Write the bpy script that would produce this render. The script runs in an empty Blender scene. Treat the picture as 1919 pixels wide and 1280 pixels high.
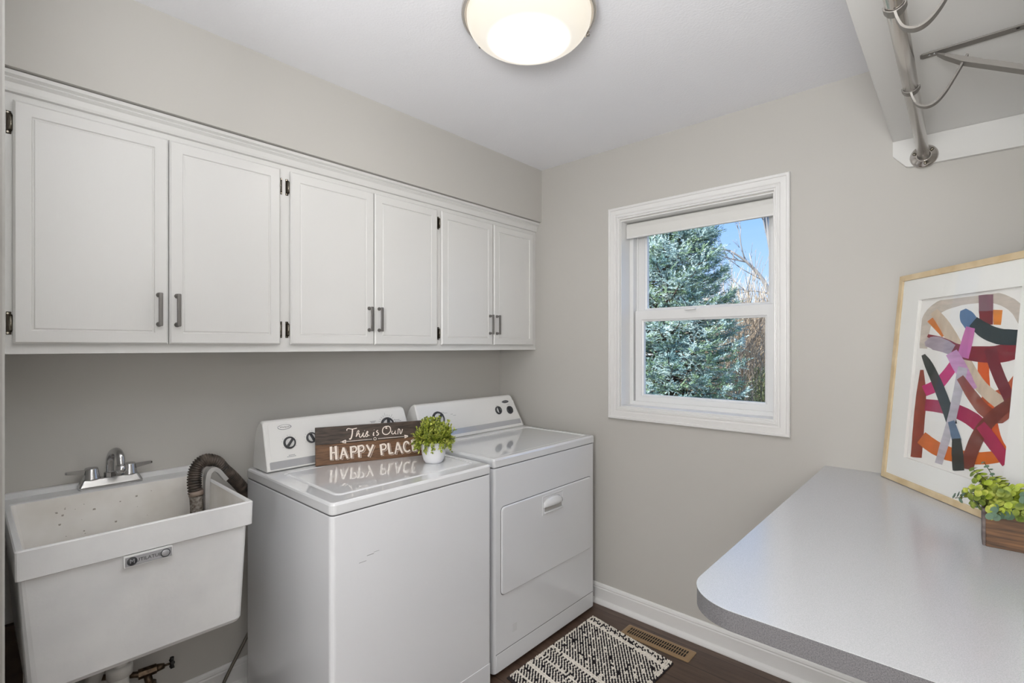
import bpy, bmesh, math, random
from mathutils import Vector, Matrix
random.seed(7)
SC = bpy.context.scene
COL = SC.collection
PI = math.pi

# ------------------------------------------------------------------ materials
def lin(c):
    r = []
    for v in c[:3]:
        v = v / 255.0
        r.append(v / 12.92 if v <= 0.04045 else ((v + 0.055) / 1.055) ** 2.4)
    return (r[0], r[1], r[2], 1.0)

def mat(name, rgb, rough=0.5, metal=0.0, spec=0.5, coat=0.0, trans=0.0, alpha=1.0):
    m = bpy.data.materials.new(name)
    m.use_nodes = True
    b = m.node_tree.nodes['Principled BSDF']
    b.inputs['Base Color'].default_value = lin(rgb)
    b.inputs['Roughness'].default_value = rough
    b.inputs['Metallic'].default_value = metal
    b.inputs['Specular IOR Level'].default_value = spec
    b.inputs['Coat Weight'].default_value = coat
    b.inputs['Transmission Weight'].default_value = trans
    b.inputs['Alpha'].default_value = alpha
    return m

def nodes(m):
    return m.node_tree.nodes, m.node_tree.links, m.node_tree.nodes['Principled BSDF']

def noise_mix(m, c1, c2, scale, detail=3, lo=0.35, hi=0.65, stretch=(1, 1, 1), rot=(0, 0, 0), bump=0.0, bscale=None, bdist=0.01):
    n, l, b = nodes(m)
    tc = n.new('ShaderNodeTexCoord'); mp = n.new('ShaderNodeMapping')
    mp.inputs['Scale'].default_value = stretch; mp.inputs['Rotation'].default_value = rot
    l.new(tc.outputs['Object'], mp.inputs['Vector'])
    nt = n.new('ShaderNodeTexNoise'); nt.inputs['Scale'].default_value = scale; nt.inputs['Detail'].default_value = detail
    l.new(mp.outputs[0], nt.inputs['Vector'])
    if c1:
        r = n.new('ShaderNodeValToRGB')
        r.color_ramp.elements[0].position = lo; r.color_ramp.elements[1].position = hi
        r.color_ramp.elements[0].color = lin(c1); r.color_ramp.elements[1].color = lin(c2)
        l.new(nt.outputs['Fac'], r.inputs['Fac']); l.new(r.outputs['Color'], b.inputs['Base Color'])
    if bump:
        nb = n.new('ShaderNodeTexNoise'); nb.inputs['Scale'].default_value = bscale or scale; nb.inputs['Detail'].default_value = 2
        l.new(mp.outputs[0], nb.inputs['Vector'])
        bp = n.new('ShaderNodeBump'); bp.inputs['Strength'].default_value = bump; bp.inputs['Distance'].default_value = bdist
        l.new(nb.outputs['Fac'], bp.inputs['Height']); l.new(bp.outputs[0], b.inputs['Normal'])
    return m

M = {}
M['wall'] = noise_mix(mat('wall_paint', (197, 194, 188), 0.55, spec=0.3), None, None, 1, bump=0.04, bscale=220, bdist=0.002)
M['ceil'] = noise_mix(mat('ceiling_paint', (243, 243, 246), 0.75, spec=0.2), None, None, 1, bump=0.25, bscale=130, bdist=0.004)
M['white'] = noise_mix(mat('cabinet_paint', (221, 220, 217), 0.32, spec=0.45), None, None, 1, bump=0.05, bscale=60, bdist=0.002, stretch=(1, 6, 0.6))
M['trim'] = mat('trim_paint', (232, 231, 229), 0.3)
M['vinyl'] = mat('window_vinyl', (232, 232, 231), 0.35)
M['blind'] = mat('blind_fabric', (222, 221, 217), 0.6)
M['app'] = mat('appliance_enamel', (228, 229, 231), 0.16, coat=0.3)
M['applid'] = mat('appliance_top_enamel', (226, 227, 228), 0.06, spec=0.7, coat=1.0)
M['console'] = mat('console_plastic', (232, 231, 228), 0.22)
M['seam'] = mat('dark_seam', (70, 70, 72), 0.6)
M['silver'] = mat('silver_trim', (196, 197, 201), 0.22, 0.45)
M['dial'] = mat('dial_dark_grey', (62, 63, 66), 0.35)
M['print'] = mat('grey_print', (140, 140, 142), 0.5)
M['chrome'] = noise_mix(mat('chrome', (196, 196, 197), 0.22, 1.0), None, None, 1, bump=0.03, bscale=40)
M['nickel'] = mat('brushed_nickel', (206, 201, 196), 0.22, 1.0)
M['bracket'] = mat('bracket_painted_steel', (128, 124, 119), 0.45, 0.35)
M['handle'] = mat('handle_pewter', (126, 123, 120), 0.38, 0.75)
M['hinge'] = mat('hinge_antique_steel', (140, 134, 122), 0.25, 1.0)
M['hingedark'] = mat('hinge_shadow_steel', (52, 46, 38), 0.4, 0.8)  # plain dark steel of the hinge plates and pin tips
M['tub'] = noise_mix(mat('tub_plastic', (226, 226, 226), 0.38), (221, 221, 221), (229, 229, 228), 9, bump=0.03, bscale=90)
M['tubin'] = noise_mix(mat('tub_basin_plastic', (222, 218, 211), 0.42), (232, 227, 219), (246, 243, 238), 7, lo=0.3, hi=0.6)
M['speck'] = mat('old_stain', (172, 164, 154), 0.7)
M['black'] = mat('black_rubber', (28, 27, 26), 0.6)
M['hosed'] = noise_mix(mat('corrugated_hose', (62, 54, 48), 0.55), (40, 35, 31), (98, 86, 76), 30)
M['lint'] = noise_mix(mat('lint_crust', (120, 110, 100), 0.8), (88, 76, 66), (150, 144, 136), 120)
M['greyplastic'] = mat('grey_plastic', (182, 180, 176), 0.45)
M['pvc'] = mat('white_pvc', (208, 206, 201), 0.4)
M['brass'] = noise_mix(mat('tarnished_brass', (112, 88, 66), 0.4, 0.8), (70, 58, 48), (116, 98, 80), 60)
M['braid'] = mat('braided_steel', (128, 124, 116), 0.4, 0.7)
M['vent'] = mat('vent_brass_paint', (160, 132, 98), 0.42, 0.25)
M['jamb'] = mat('grey_jamb_paint', (92, 89, 85), 0.6)  # wall end in shadow: its shade is put into this dark grey
M['jambedge'] = mat('jamb_edge_bead', (104, 102, 98), 0.6)
M['dialface'] = mat('dial_face_white', (214, 214, 212), 0.3)
M['clamp'] = mat('clamp_tan', (150, 134, 122), 0.6)
M['dark'] = mat('dark_void', (18, 15, 13), 0.9)
M['brownboard'] = noise_mix(mat('dark_brown_board', (52, 38, 30), 0.7), (40, 29, 22), (62, 46, 36), 20)
M['laminate'] = mat('counter_laminate', (196, 197, 199), 0.2, spec=0.8)
noise_mix(M['laminate'], (186, 188, 190), (202, 203, 206), 620, detail=2, lo=0.36, hi=0.64)
M['lamedge'] = noise_mix(mat('counter_edge_laminate', (150, 150, 152), 0.4), (94, 93, 95), (120, 119, 121), 520, detail=2, lo=0.36, hi=0.64)  # same laminate as the top; the edge's shade is put into this colour
M['frame'] = noise_mix(mat('pale_oak', (205, 178, 138), 0.45), (204, 180, 140), (222, 202, 166), 14, stretch=(1, 1, 1), bump=0.05)
M['matboard'] = mat('mat_board', (247, 245, 241), 0.8)
M['paper'] = mat('art_paper', (244, 241, 237), 0.8)
M['leafA'] = noise_mix(mat('leaf_lime', (150, 166, 40), 0.5), (138, 158, 38), (206, 208, 104), 60)
M['leafB'] = noise_mix(mat('leaf_olive', (96, 118, 40), 0.5), (92, 112, 36), (150, 162, 70), 60)
M['leafC'] = mat('leaf_bluegreen', (100, 126, 104), 0.5)
M['leafD'] = noise_mix(mat('leaf_round_lime', (164, 180, 52), 0.38), (134, 156, 36), (192, 204, 84), 50)
M['stem'] = mat('plant_stem', (84, 88, 40), 0.6)
M['pot'] = mat('pot_glaze', (234, 234, 238), 0.3)
M['soil'] = mat('moss_filling', (58, 60, 30), 0.9)
M['planter'] = noise_mix(mat('stained_planter_wood', (98, 68, 48), 0.55), (58, 43, 33), (138, 98, 64), 9, stretch=(1.2, 1.2, 14), lo=0.3, hi=0.72)
M['planterend'] = noise_mix(mat('weathered_end_wood', (110, 98, 94), 0.6), (84, 74, 71), (128, 116, 112), 10, stretch=(1, 1, 6))
M['signdark'] = noise_mix(mat('sign_plank_espresso', (66, 54, 46), 0.5), (52, 43, 37), (84, 70, 60), 6, stretch=(3, 3, 30))
M['signbrown'] = noise_mix(mat('sign_plank_walnut', (104, 74, 50), 0.5), (82, 57, 38), (122, 88, 60), 6, stretch=(3, 3, 30))
M['letter'] = mat('sign_cream_paint', (236, 224, 212), 0.6)
M['yarnw'] = mat('yarn_cream', (240, 232, 221), 0.9)
M['yarnb'] = mat('yarn_black', (38, 32, 36), 0.9)
M['rugbase'] = mat('rug_backing', (44, 37, 40), 0.9)

def floor_mat():
    m = mat('dark_wood_planks', (84, 66, 56), 0.38)
    n, l, b = nodes(m)
    tc = n.new('ShaderNodeTexCoord')
    br = n.new('ShaderNodeTexBrick')
    br.inputs['Scale'].default_value = 1.0; br.inputs['Mortar Size'].default_value = 0.0018
    br.inputs['Brick Width'].default_value = 1.1; br.inputs['Row Height'].default_value = 0.125
    br.inputs['Color1'].default_value = lin((88, 69, 58)); br.inputs['Color2'].default_value = lin((100, 80, 68)); br.inputs['Mortar'].default_value = lin((52, 40, 34))
    l.new(tc.outputs['Object'], br.inputs['Vector'])
    mp = n.new('ShaderNodeMapping'); mp.inputs['Scale'].default_value = (2.5, 26, 1); l.new(tc.outputs['Object'], mp.inputs['Vector'])
    nt = n.new('ShaderNodeTexNoise'); nt.inputs['Scale'].default_value = 2.2; nt.inputs['Detail'].default_value = 6; l.new(mp.outputs[0], nt.inputs['Vector'])
    r = n.new('ShaderNodeValToRGB'); r.color_ramp.elements[0].position = .3; r.color_ramp.elements[1].position = .75
    r.color_ramp.elements[0].color = (0.62, 0.60, 0.58, 1); r.color_ramp.elements[1].color = (1.12, 1.1, 1.08, 1); l.new(nt.outputs['Fac'], r.inputs['Fac'])
    mx = n.new('ShaderNodeMix'); mx.data_type = 'RGBA'; mx.blend_type = 'MULTIPLY'; mx.inputs[0].default_value = 1
    l.new(br.outputs['Color'], mx.inputs[6]); l.new(r.outputs['Color'], mx.inputs[7]); l.new(mx.outputs[2], b.inputs['Base Color'])
    return m
M['floor'] = floor_mat()

def glass_mat():
    m = bpy.data.materials.new('window_glass'); m.use_nodes = True
    n = m.node_tree.nodes; l = m.node_tree.links
    n.remove(n['Principled BSDF'])
    tr = n.new('ShaderNodeBsdfTransparent'); tr.inputs['Color'].default_value = (0.985, 0.99, 0.99, 1)
    gl = n.new('ShaderNodeBsdfGlossy'); gl.inputs['Roughness'].default_value = 0.02
    fr = n.new('ShaderNodeLayerWeight'); fr.inputs['Blend'].default_value = .5
    pw = n.new('ShaderNodeMath'); pw.operation = 'POWER'; pw.inputs[1].default_value = 5
    ma = n.new('ShaderNodeMath'); ma.operation = 'MULTIPLY_ADD'; ma.inputs[1].default_value = .9; ma.inputs[2].default_value = .015
    l.new(fr.outputs['Facing'], pw.inputs[0]); l.new(pw.outputs[0], ma.inputs[0])
    mx = n.new('ShaderNodeMixShader')
    l.new(ma.outputs[0], mx.inputs[0]); l.new(tr.outputs[0], mx.inputs[1]); l.new(gl.outputs[0], mx.inputs[2])
    l.new(mx.outputs[0], n['Material Output'].inputs['Surface'])
    return m
M['glass'] = glass_mat()

# ------------------------------------------------------------------ mesh builder
class MB:
    def __init__(s):
        s.bm = bmesh.new(); s.mats = []
    def mi(s, m):
        if m not in s.mats: s.mats.append(m)
        return s.mats.index(m)
    def face(s, vs, m, smooth=False):
        try: f = s.bm.faces.new(vs)
        except ValueError: return None
        f.material_index = s.mi(m); f.smooth = smooth
        return f
    def quad(s, pts, m):
        return s.face([s.bm.verts.new(p) for p in pts], m)
    def box(s, a, b, m, bev=0.0, seg=2, mx=None):
        lo = [min(a[i], b[i]) for i in range(3)]; hi = [max(a[i], b[i]) for i in range(3)]
        vs = [s.bm.verts.new((x, y, z)) for x in (lo[0], hi[0]) for y in (lo[1], hi[1]) for z in (lo[2], hi[2])]
        fs = [s.face([vs[i] for i in q], m) for q in ((0, 1, 3, 2), (4, 6, 7, 5), (0, 4, 5, 1), (2, 3, 7, 6), (0, 2, 6, 4), (1, 5, 7, 3))]
        if bev > 0:
            es = list({e for f in fs for e in f.edges})
            r = bmesh.ops.bevel(s.bm, geom=es, offset=bev, segments=seg, profile=0.5, affect='EDGES')
            for f in r['faces']: f.material_index = s.mi(m); f.smooth = True
            vs = list({v for f in fs if f.is_valid for v in f.verts} | {v for f in r['faces'] for v in f.verts})
        if mx is not None:
            for v in vs: v.co = mx @ v.co
        return vs
    def loops(s, loops, m, closed=True, cap0=True, cap1=True, smooth=False, ring=False):
        L = [[s.bm.verts.new(p) for p in lp] for lp in loops]
        n = len(L[0]); k = len(L)
        for i in range(k if ring else k - 1):
            A = L[i]; B = L[(i + 1) % k]
            for j in range(n if closed else n - 1):
                s.face([A[j], A[(j + 1) % n], B[(j + 1) % n], B[j]], m, smooth)
        if not ring:
            if cap0: s.face(L[0][::-1], m)
            if cap1: s.face(L[-1], m)
        return L
    def tube(s, pts, r, m, seg=12, caps=True, smooth=True):
        pts = [Vector(p) for p in pts]; n = len(pts)
        rr = r if isinstance(r, (list, tuple)) else [r] * n
        ts = []
        for i in range(n):
            t = (pts[min(i + 1, n - 1)] - pts[max(i - 1, 0)]); ts.append(t.normalized() if t.length > 1e-9 else Vector((0, 0, 1)))
        up = Vector((0, 0, 1)) if abs(ts[0].z) < 0.9 else Vector((1, 0, 0))
        nrm = (up - ts[0] * up.dot(ts[0])).normalized(); lp = []
        for i in range(n):
            nrm = (nrm - ts[i] * nrm.dot(ts[i]))
            nrm = nrm.normalized() if nrm.length > 1e-6 else ts[i].orthogonal().normalized()
            bn = ts[i].cross(nrm)
            lp.append([pts[i] + nrm * (math.cos(2 * PI * j / seg) * rr[i]) + bn * (math.sin(2 * PI * j / seg) * rr[i]) for j in range(seg)])
        s.loops(lp, m, cap0=caps, cap1=caps, smooth=smooth)
    def lathe(s, prof, m, origin=(0, 0, 0), axis=(0, 0, 1), seg=40, cap0=False, cap1=False, smooth=True):
        ax = Vector(axis).normalized(); q = Vector((0, 0, 1)).rotation_difference(ax); o = Vector(origin)
        lp = [[o + q @ Vector((r * math.cos(2 * PI * j / seg), r * math.sin(2 * PI * j / seg), z)) for j in range(seg)] for r, z in prof]
        s.loops(lp, m, cap0=cap0, cap1=cap1, smooth=smooth)
    def ribbon(s, pts, w, m, fn, off):
        """flat painted stroke in a plane; fn(u, v, off) gives the point"""
        n = len(pts); left = []; right = []
        for i in range(n):
            a = pts[max(i - 1, 0)]; b = pts[min(i + 1, n - 1)]
            dx, dy = b[0] - a[0], b[1] - a[1]; d = math.hypot(dx, dy) or 1
            nx, ny = -dy / d * w / 2, dx / d * w / 2
            left.append(s.bm.verts.new(fn(pts[i][0] + nx, pts[i][1] + ny, off))); right.append(s.bm.verts.new(fn(pts[i][0] - nx, pts[i][1] - ny, off)))
        for i in range(n - 1):
            s.face([right[i], right[i + 1], left[i + 1], left[i]], m)
    def build(s, name, parent=None, shade=None):
        me = bpy.data.meshes.new(name)
        bmesh.ops.recalc_face_normals(s.bm, faces=s.bm.faces[:]) if shade != 'raw' else None
        s.bm.to_mesh(me); s.bm.free()
        for m in s.mats: me.materials.append(m)
        o = bpy.data.objects.new(name, me); COL.objects.link(o)
        if parent is not None:
            o.parent = parent
            if parent.type == 'EMPTY' or True:
                o.matrix_parent_inverse = world_of(parent).inverted()
        return o

def world_of(o):
    m = o.matrix_basis.copy()
    p = o
    while p.parent is not None:
        m = p.parent.matrix_basis @ p.matrix_parent_inverse @ m
        p = p.parent
    return m

def thing(name, label, cat, loc, group=None):
    o = bpy.data.objects.new(name, None); COL.objects.link(o)
    o.empty_display_size = 0.05
    o.location = loc; o['label'] = label; o['category'] = cat
    if group: o['group'] = group
    return o
def tag(o, label, cat, group=None, kind=None):
    o['label'] = label; o['category'] = cat
    if group: o['group'] = group
    if kind: o['kind'] = kind
    return o
def struct(o):
    o['kind'] = 'structure'; return o

def smooth_pts(pts, n=8):
    P = [Vector(p) for p in pts]; P = [P[0] * 2 - P[1]] + P + [P[-1] * 2 - P[-2]]; out = []
    for i in range(1, len(P) - 2):
        for k in range(n):
            t = k / n; a, b, c, d = P[i - 1], P[i], P[i + 1], P[i + 2]
            out.append(0.5 * ((2 * b) + (c - a) * t + (2 * a - 5 * b + 4 * c - d) * t * t + (3 * b - a - 3 * c + d) * t ** 3))
    out.append(P[-2]); return out
def sm2(pts, n=5):
    return [(p.x, p.y) for p in smooth_pts([(a, b, 0) for a, b in pts], n)]
def rrect(a0, a1, b0, b1, r, n=5):
    out = []
    for cx, cy, s in ((a1 - r, b1 - r, 0), (a0 + r, b1 - r, 1), (a0 + r, b0 + r, 2), (a1 - r, b0 + r, 3)):
        for k in range(n + 1):
            t = (s + k / n) * PI / 2
            out.append((cx + r * math.cos(t), cy + r * math.sin(t)))
    return out

# ------------------------------------------------------------------ room dimensions (metres)
HC = 2.44; WX = -2.206; WY = 2.323; RX = 0.205; SX = -1.863; LY = 0.0385; HX = -1.0

# floor, ceiling, walls
b = MB(); b.box((-2.4, -2.3, -0.12), (1.7, 2.5, 0), M['floor']); struct(b.build('floor'))
b = MB(); b.box((-2.4, -2.3, HC), (1.7, 2.5, HC + 0.12), M['ceil']); struct(b.build('ceiling'))
b = MB(); b.box((WX - 0.15, LY - 0.12, 0), (WX, WY + 0.17, HC), M['wall']); struct(b.build('wall_left'))
# window wall with its opening
OX0, OX1, OZ0, OZ1 = -1.330, -0.591, 1.072, 2.049
b = MB()
b.box((WX, WY, 0), (OX0, WY + 0.17, HC), M['wall']); b.box((OX1, WY, 0), (RX + 0.15, WY + 0.17, HC), M['wall'])
b.box((OX0, WY, 0), (OX1, WY + 0.17, OZ0), M['wall']); b.box((OX0, WY, OZ1), (OX1, WY + 0.17, HC), M['wall'])
struct(b.build('wall_back'))
b = MB(); b.box((RX, 0.35, 0), (RX + 0.15, WY, HC), M['wall']); b.box((RX, 0.2, 0), (1.7, 0.35, HC), M['wall']); struct(b.build('wall_right'))
b = MB(); b.box((WX, LY - 0.12, 0), (HX, LY, HC), M['wall']); b.box((HX - 0.12, -2.3, 0), (HX, LY - 0.12, HC), M['wall']); struct(b.build('wall_entry'))
b = MB(); b.box((HX, -2.3, 0), (1.7, -2.18, HC), M['wall']); b.box((1.58, -2.18, 0), (1.7, 0.2, HC), M['wall']); struct(b.build('wall_front'))
b = MB(); b.box((HX, LY - 0.09, 0.0), (HX + 0.005, LY - 0.0022, HC), M['jamb']); b.box((HX, LY - 0.0022, 0.0), (HX + 0.005, LY + 0.0003, HC), M['jambedge']); struct(b.build('trim_2'))
b = MB(); b.box((WX, LY, 2.131), (SX, WY, HC), M['wall']); struct(b.build('wall_soffit'))

# baseboards: profile (out, z)
BP = [(0, 0), (0.030, 0), (0.030, 0.006), (0.026, 0.015), (0.018, 0.021), (0.0125, 0.023), (0.0125, 0.078), (0.010, 0.083), (0.011, 0.088), (0.008, 0.097), (0.004, 0.102), (0, 0.103)]
def baseboard(name, p0, p1, nrm):
    b = MB(); p0 = Vector(p0); p1 = Vector(p1); nv = Vector(nrm)
    b.loops([[p + nv * o + Vector((0, 0, z)) for o, z in BP] for p in (p0, p1)], M['trim'])
    return struct(b.build(name))
baseboard('baseboard_left', (WX, LY, 0), (WX, WY, 0), (1, 0, 0))
baseboard('baseboard_back', (WX + 0.031, WY, 0), (RX, WY, 0), (0, -1, 0))
baseboard('baseboard_right', (RX, 0.352, 0), (RX, WY - 0.031, 0), (-1, 0, 0))

# ------------------------------------------------------------------ window
win = bpy.data.objects.new('window_1', None); COL.objects.link(win); win.location = (-0.96, WY, OZ0); struct(win)
def rect_ring(b, x0, x1, z0, z1, prof, m):
    """moulding around a rectangle; prof = list of (inset, y)"""
    lp = []
    for i, y in prof:
        lp.append([(x0 + i, y, z0 + i), (x1 - i, y, z0 + i), (x1 - i, y, z1 - i), (x0 + i, y, z1 - i)])
    b.loops(lp, m, ring=True)
b = MB(); Y = WY
rect_ring(b, -1.395, -0.528, 1.008, 2.117, [(0, Y), (0, Y - 0.017), (0.003, Y - 0.020), (0.012, Y - 0.020), (0.015, Y - 0.015), (0.018, Y - 0.0155), (0.036, Y - 0.0165), (0.041, Y - 0.011), (0.044, Y - 0.012), (0.048, Y - 0.015), (0.053, Y - 0.0155), (0.056, Y - 0.010), (0.060, Y - 0.011), (0.063, Y - 0.009), (0.064, Y)], M['trim'])
b.build('casing', win)
b = MB()
rect_ring(b, OX0, OX1, OZ0, OZ1, [(0, Y), (0.002, Y - 0.001), (0.005, Y - 0.001), (0.005, Y + 0.10), (0, Y + 0.10)], M['trim'])
b.build('jamb_lining', win)
b = MB()
rect_ring(b, OX0 + .001, OX1 - .001, OZ0 + .001, OZ1 - .001, [(0.004, Y + 0.090), (0.022, Y + 0.090), (0.024, Y + 0.092), (0.024, Y + 0.13), (0.032, Y + 0.13), (0.034, Y + 0.165), (0.004, Y + 0.165)], M['vinyl'])
b.build('frame', win)
def sash(name, x0, x1, z0, z1, gx0, gx1, gz0, gz1, y):
    b = MB(); o = []
    def R(a0, a1, c0, c1, yy): return [(a0, yy, c0), (a1, yy, c0), (a1, yy, c1), (a0, yy, c1)]
    lp = [R(x0, x1, z0, z1, y + 0.03), R(x0, x1, z0, z1, y + 0.002), R(x0 + .002, x1 - .002, z0 + .002, z1 - .002, y), R(gx0 - .010, gx1 + .010, gz0 - .010, gz1 + .010, y), R(gx0 - .008, gx1 + .008, gz0 - .008, gz1 + .008, y + .004), R(gx0, gx1, gz0, gz1, y + .008), R(gx0, gx1, gz0, gz1, y + 0.03)]
    b.loops(lp, M['vinyl'], ring=True)
    s = b.build(name, win)
    g = MB(); g.box((gx0 - .002, y + .014, gz0 - .002), (gx1 + .002, y + .018, gz1 + .002), M['glass']); g.build('pane', s)
    return s
sash('lower_sash', -1.298, -0.618, 1.096, 1.579, -1.252, -0.656, 1.134, 1.520, Y + 0.098)
sash('upper_sash', -1.298, -0.618, 1.552, 2.024, -1.250, -0.650, 1.592, 1.985, Y + 0.132)
b = MB(); b.box((-1.02, Y + .080, 1.569), (-0.965, Y + .097, 1.578), M['vinyl'], .002); b.build('sash_lock', win)

# roller blind
bl = thing('roller_blind', 'white rolled-up blind cassette across the top of the window', 'blind', (-0.96, Y + 0.05, 2.04))
b = MB()
prof = [(0.048, 1.968), (0.048, 1.98), (0.046, 2.012), (0.050, 2.034), (0.056, 2.039), (0.075, 2.039), (0.08, 1.968)]
b.loops([[(x, Y + p, z) for p, z in prof] for x in (-1.322, -0.599)], M['blind']); b.build('cassette', bl)
b = MB(); b.box((-1.320, Y + .044, 1.960), (-0.601, Y + .062, 1.9685), M['trim'], .002); b.build('bottom_rail', bl)
# lettering and paint strokes, in metres on their own boards
BIG=[([(0.0574,0.0714),(0.0579,0.0197)],0.00953),([(0.0751,0.0721),(0.0778,0.0188)],0.00953),([(0.0571,0.0462),(0.077,0.0465)],0.0059),([(0.0935,0.0195),(0.1046,0.0636)],0.00726),([(0.1046,0.0636),(0.1205,0.019)],0.00772),([(0.097,0.0353),(0.1162,0.0357)],0.00409),([(0.1336,0.0656),(0.136,0.0186)],0.00863),([(0.137,0.063),(0.1508,0.0629),(0.1557,0.053),(0.1505,0.0429),(0.1379,0.0423)],0.0059),([(0.1635,0.0664),(0.1663,0.019)],0.00863),([(0.167,0.0637),(0.1798,0.0642),(0.185,0.0538),(0.1795,0.0437),(0.1678,0.0424)],0.0059),([(0.1962,0.0658),(0.2099,0.0396)],0.00726),([(0.2234,0.0646),(0.2025,0.0177)],0.00817),([(0.2533,0.0631),(0.2573,0.0182)],0.00863),([(0.2568,0.0616),(0.2702,0.0616),(0.2756,0.0514),(0.2698,0.0411),(0.2577,0.0398)],0.0059),([(0.2848,0.0651),(0.2901,0.0198)],0.00863),([(0.2901,0.0217),(0.3049,0.0232)],0.00681),([(0.3134,0.0175),(0.3243,0.0653)],0.00681),([(0.3243,0.0653),(0.3433,0.0182)],0.00772),([(0.3175,0.0354),(0.3374,0.0359)],0.00409),([(0.3731,0.0548),(0.3644,0.0642),(0.3542,0.0602),(0.3501,0.0433),(0.356,0.0268),(0.3673,0.0225),(0.3775,0.0272)],0.00726),([(0.3862,0.0698),(0.3907,0.0223)],0.00863),([(0.3861,0.0685),(0.4028,0.0688)],0.00545),([(0.3882,0.046),(0.3997,0.0467)],0.00499),([(0.3902,0.0235),(0.4069,0.0244)],0.0059)]
SMALL=[([(0.1197,0.1289),(0.1193,0.1344),(0.1255,0.1374),(0.1403,0.1344),(0.1588,0.1366)],0.00318),([(0.1414,0.1343),(0.1401,0.1167),(0.1364,0.1006),(0.1317,0.0944),(0.1288,0.0977)],0.00499),([(0.1548,0.1014),(0.158,0.1153),(0.1614,0.124),(0.1656,0.1261),(0.1667,0.1213),(0.1619,0.1126),(0.1555,0.1032)],0.00295),([(0.1564,0.1036),(0.163,0.1121),(0.1689,0.1125),(0.168,0.1027),(0.1726,0.0987),(0.1781,0.1042),(0.1846,0.1168)],0.00318),([(0.1846,0.1168),(0.1827,0.1038),(0.1862,0.0993),(0.1921,0.1043),(0.1994,0.1204)],0.00341),([(0.1889,0.1248),(0.1896,0.124)],0.00454),([(0.1994,0.1216),(0.2029,0.117),(0.1974,0.1134),(0.202,0.107),(0.2003,0.1012),(0.1937,0.0989)],0.00341),([(0.2015,0.1023),(0.2098,0.1045)],0.00204),([(0.2266,0.1151),(0.224,0.1033),(0.2283,0.102)],0.00409),([(0.2277,0.1254),(0.2284,0.1246)],0.00454),([(0.2435,0.1217),(0.2374,0.1162),(0.2449,0.1096),(0.2448,0.1036),(0.2371,0.1006)],0.00363),([(0.2824,0.126),(0.2758,0.1282),(0.285,0.1356),(0.2947,0.1288),(0.2956,0.1141),(0.2844,0.1028),(0.2709,0.1026),(0.2626,0.1118),(0.2641,0.1262),(0.2728,0.1341),(0.285,0.1349)],0.00386),([(0.303,0.1147),(0.3004,0.1052),(0.3065,0.101),(0.314,0.1077),(0.3161,0.1149),(0.3152,0.1028),(0.3208,0.0998)],0.00318),([(0.3262,0.0982),(0.3292,0.1201),(0.3354,0.1159),(0.3363,0.1023),(0.3408,0.1012),(0.3472,0.1187)],0.00318),([(0.0943,0.0866),(0.219,0.087)],0.00182),([(0.2429,0.0873),(0.3713,0.0871)],0.00182),([(0.101,0.0877),(0.1142,0.0919),(0.1123,0.0858),(0.1145,0.0802),(0.101,0.0844)],0.00318),([(0.3688,0.0886),(0.3549,0.0922),(0.3591,0.0874),(0.3559,0.0802),(0.3687,0.0856)],0.00318),([(0.2361,0.0869),(0.2354,0.0844),(0.2334,0.0826),(0.2308,0.0821),(0.2282,0.0831),(0.2263,0.0851),(0.2257,0.0878),(0.2264,0.0904),(0.2284,0.0922),(0.231,0.0927),(0.2336,0.0917),(0.2355,0.0896),(0.2361,0.0869)],0.00204)]
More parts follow.
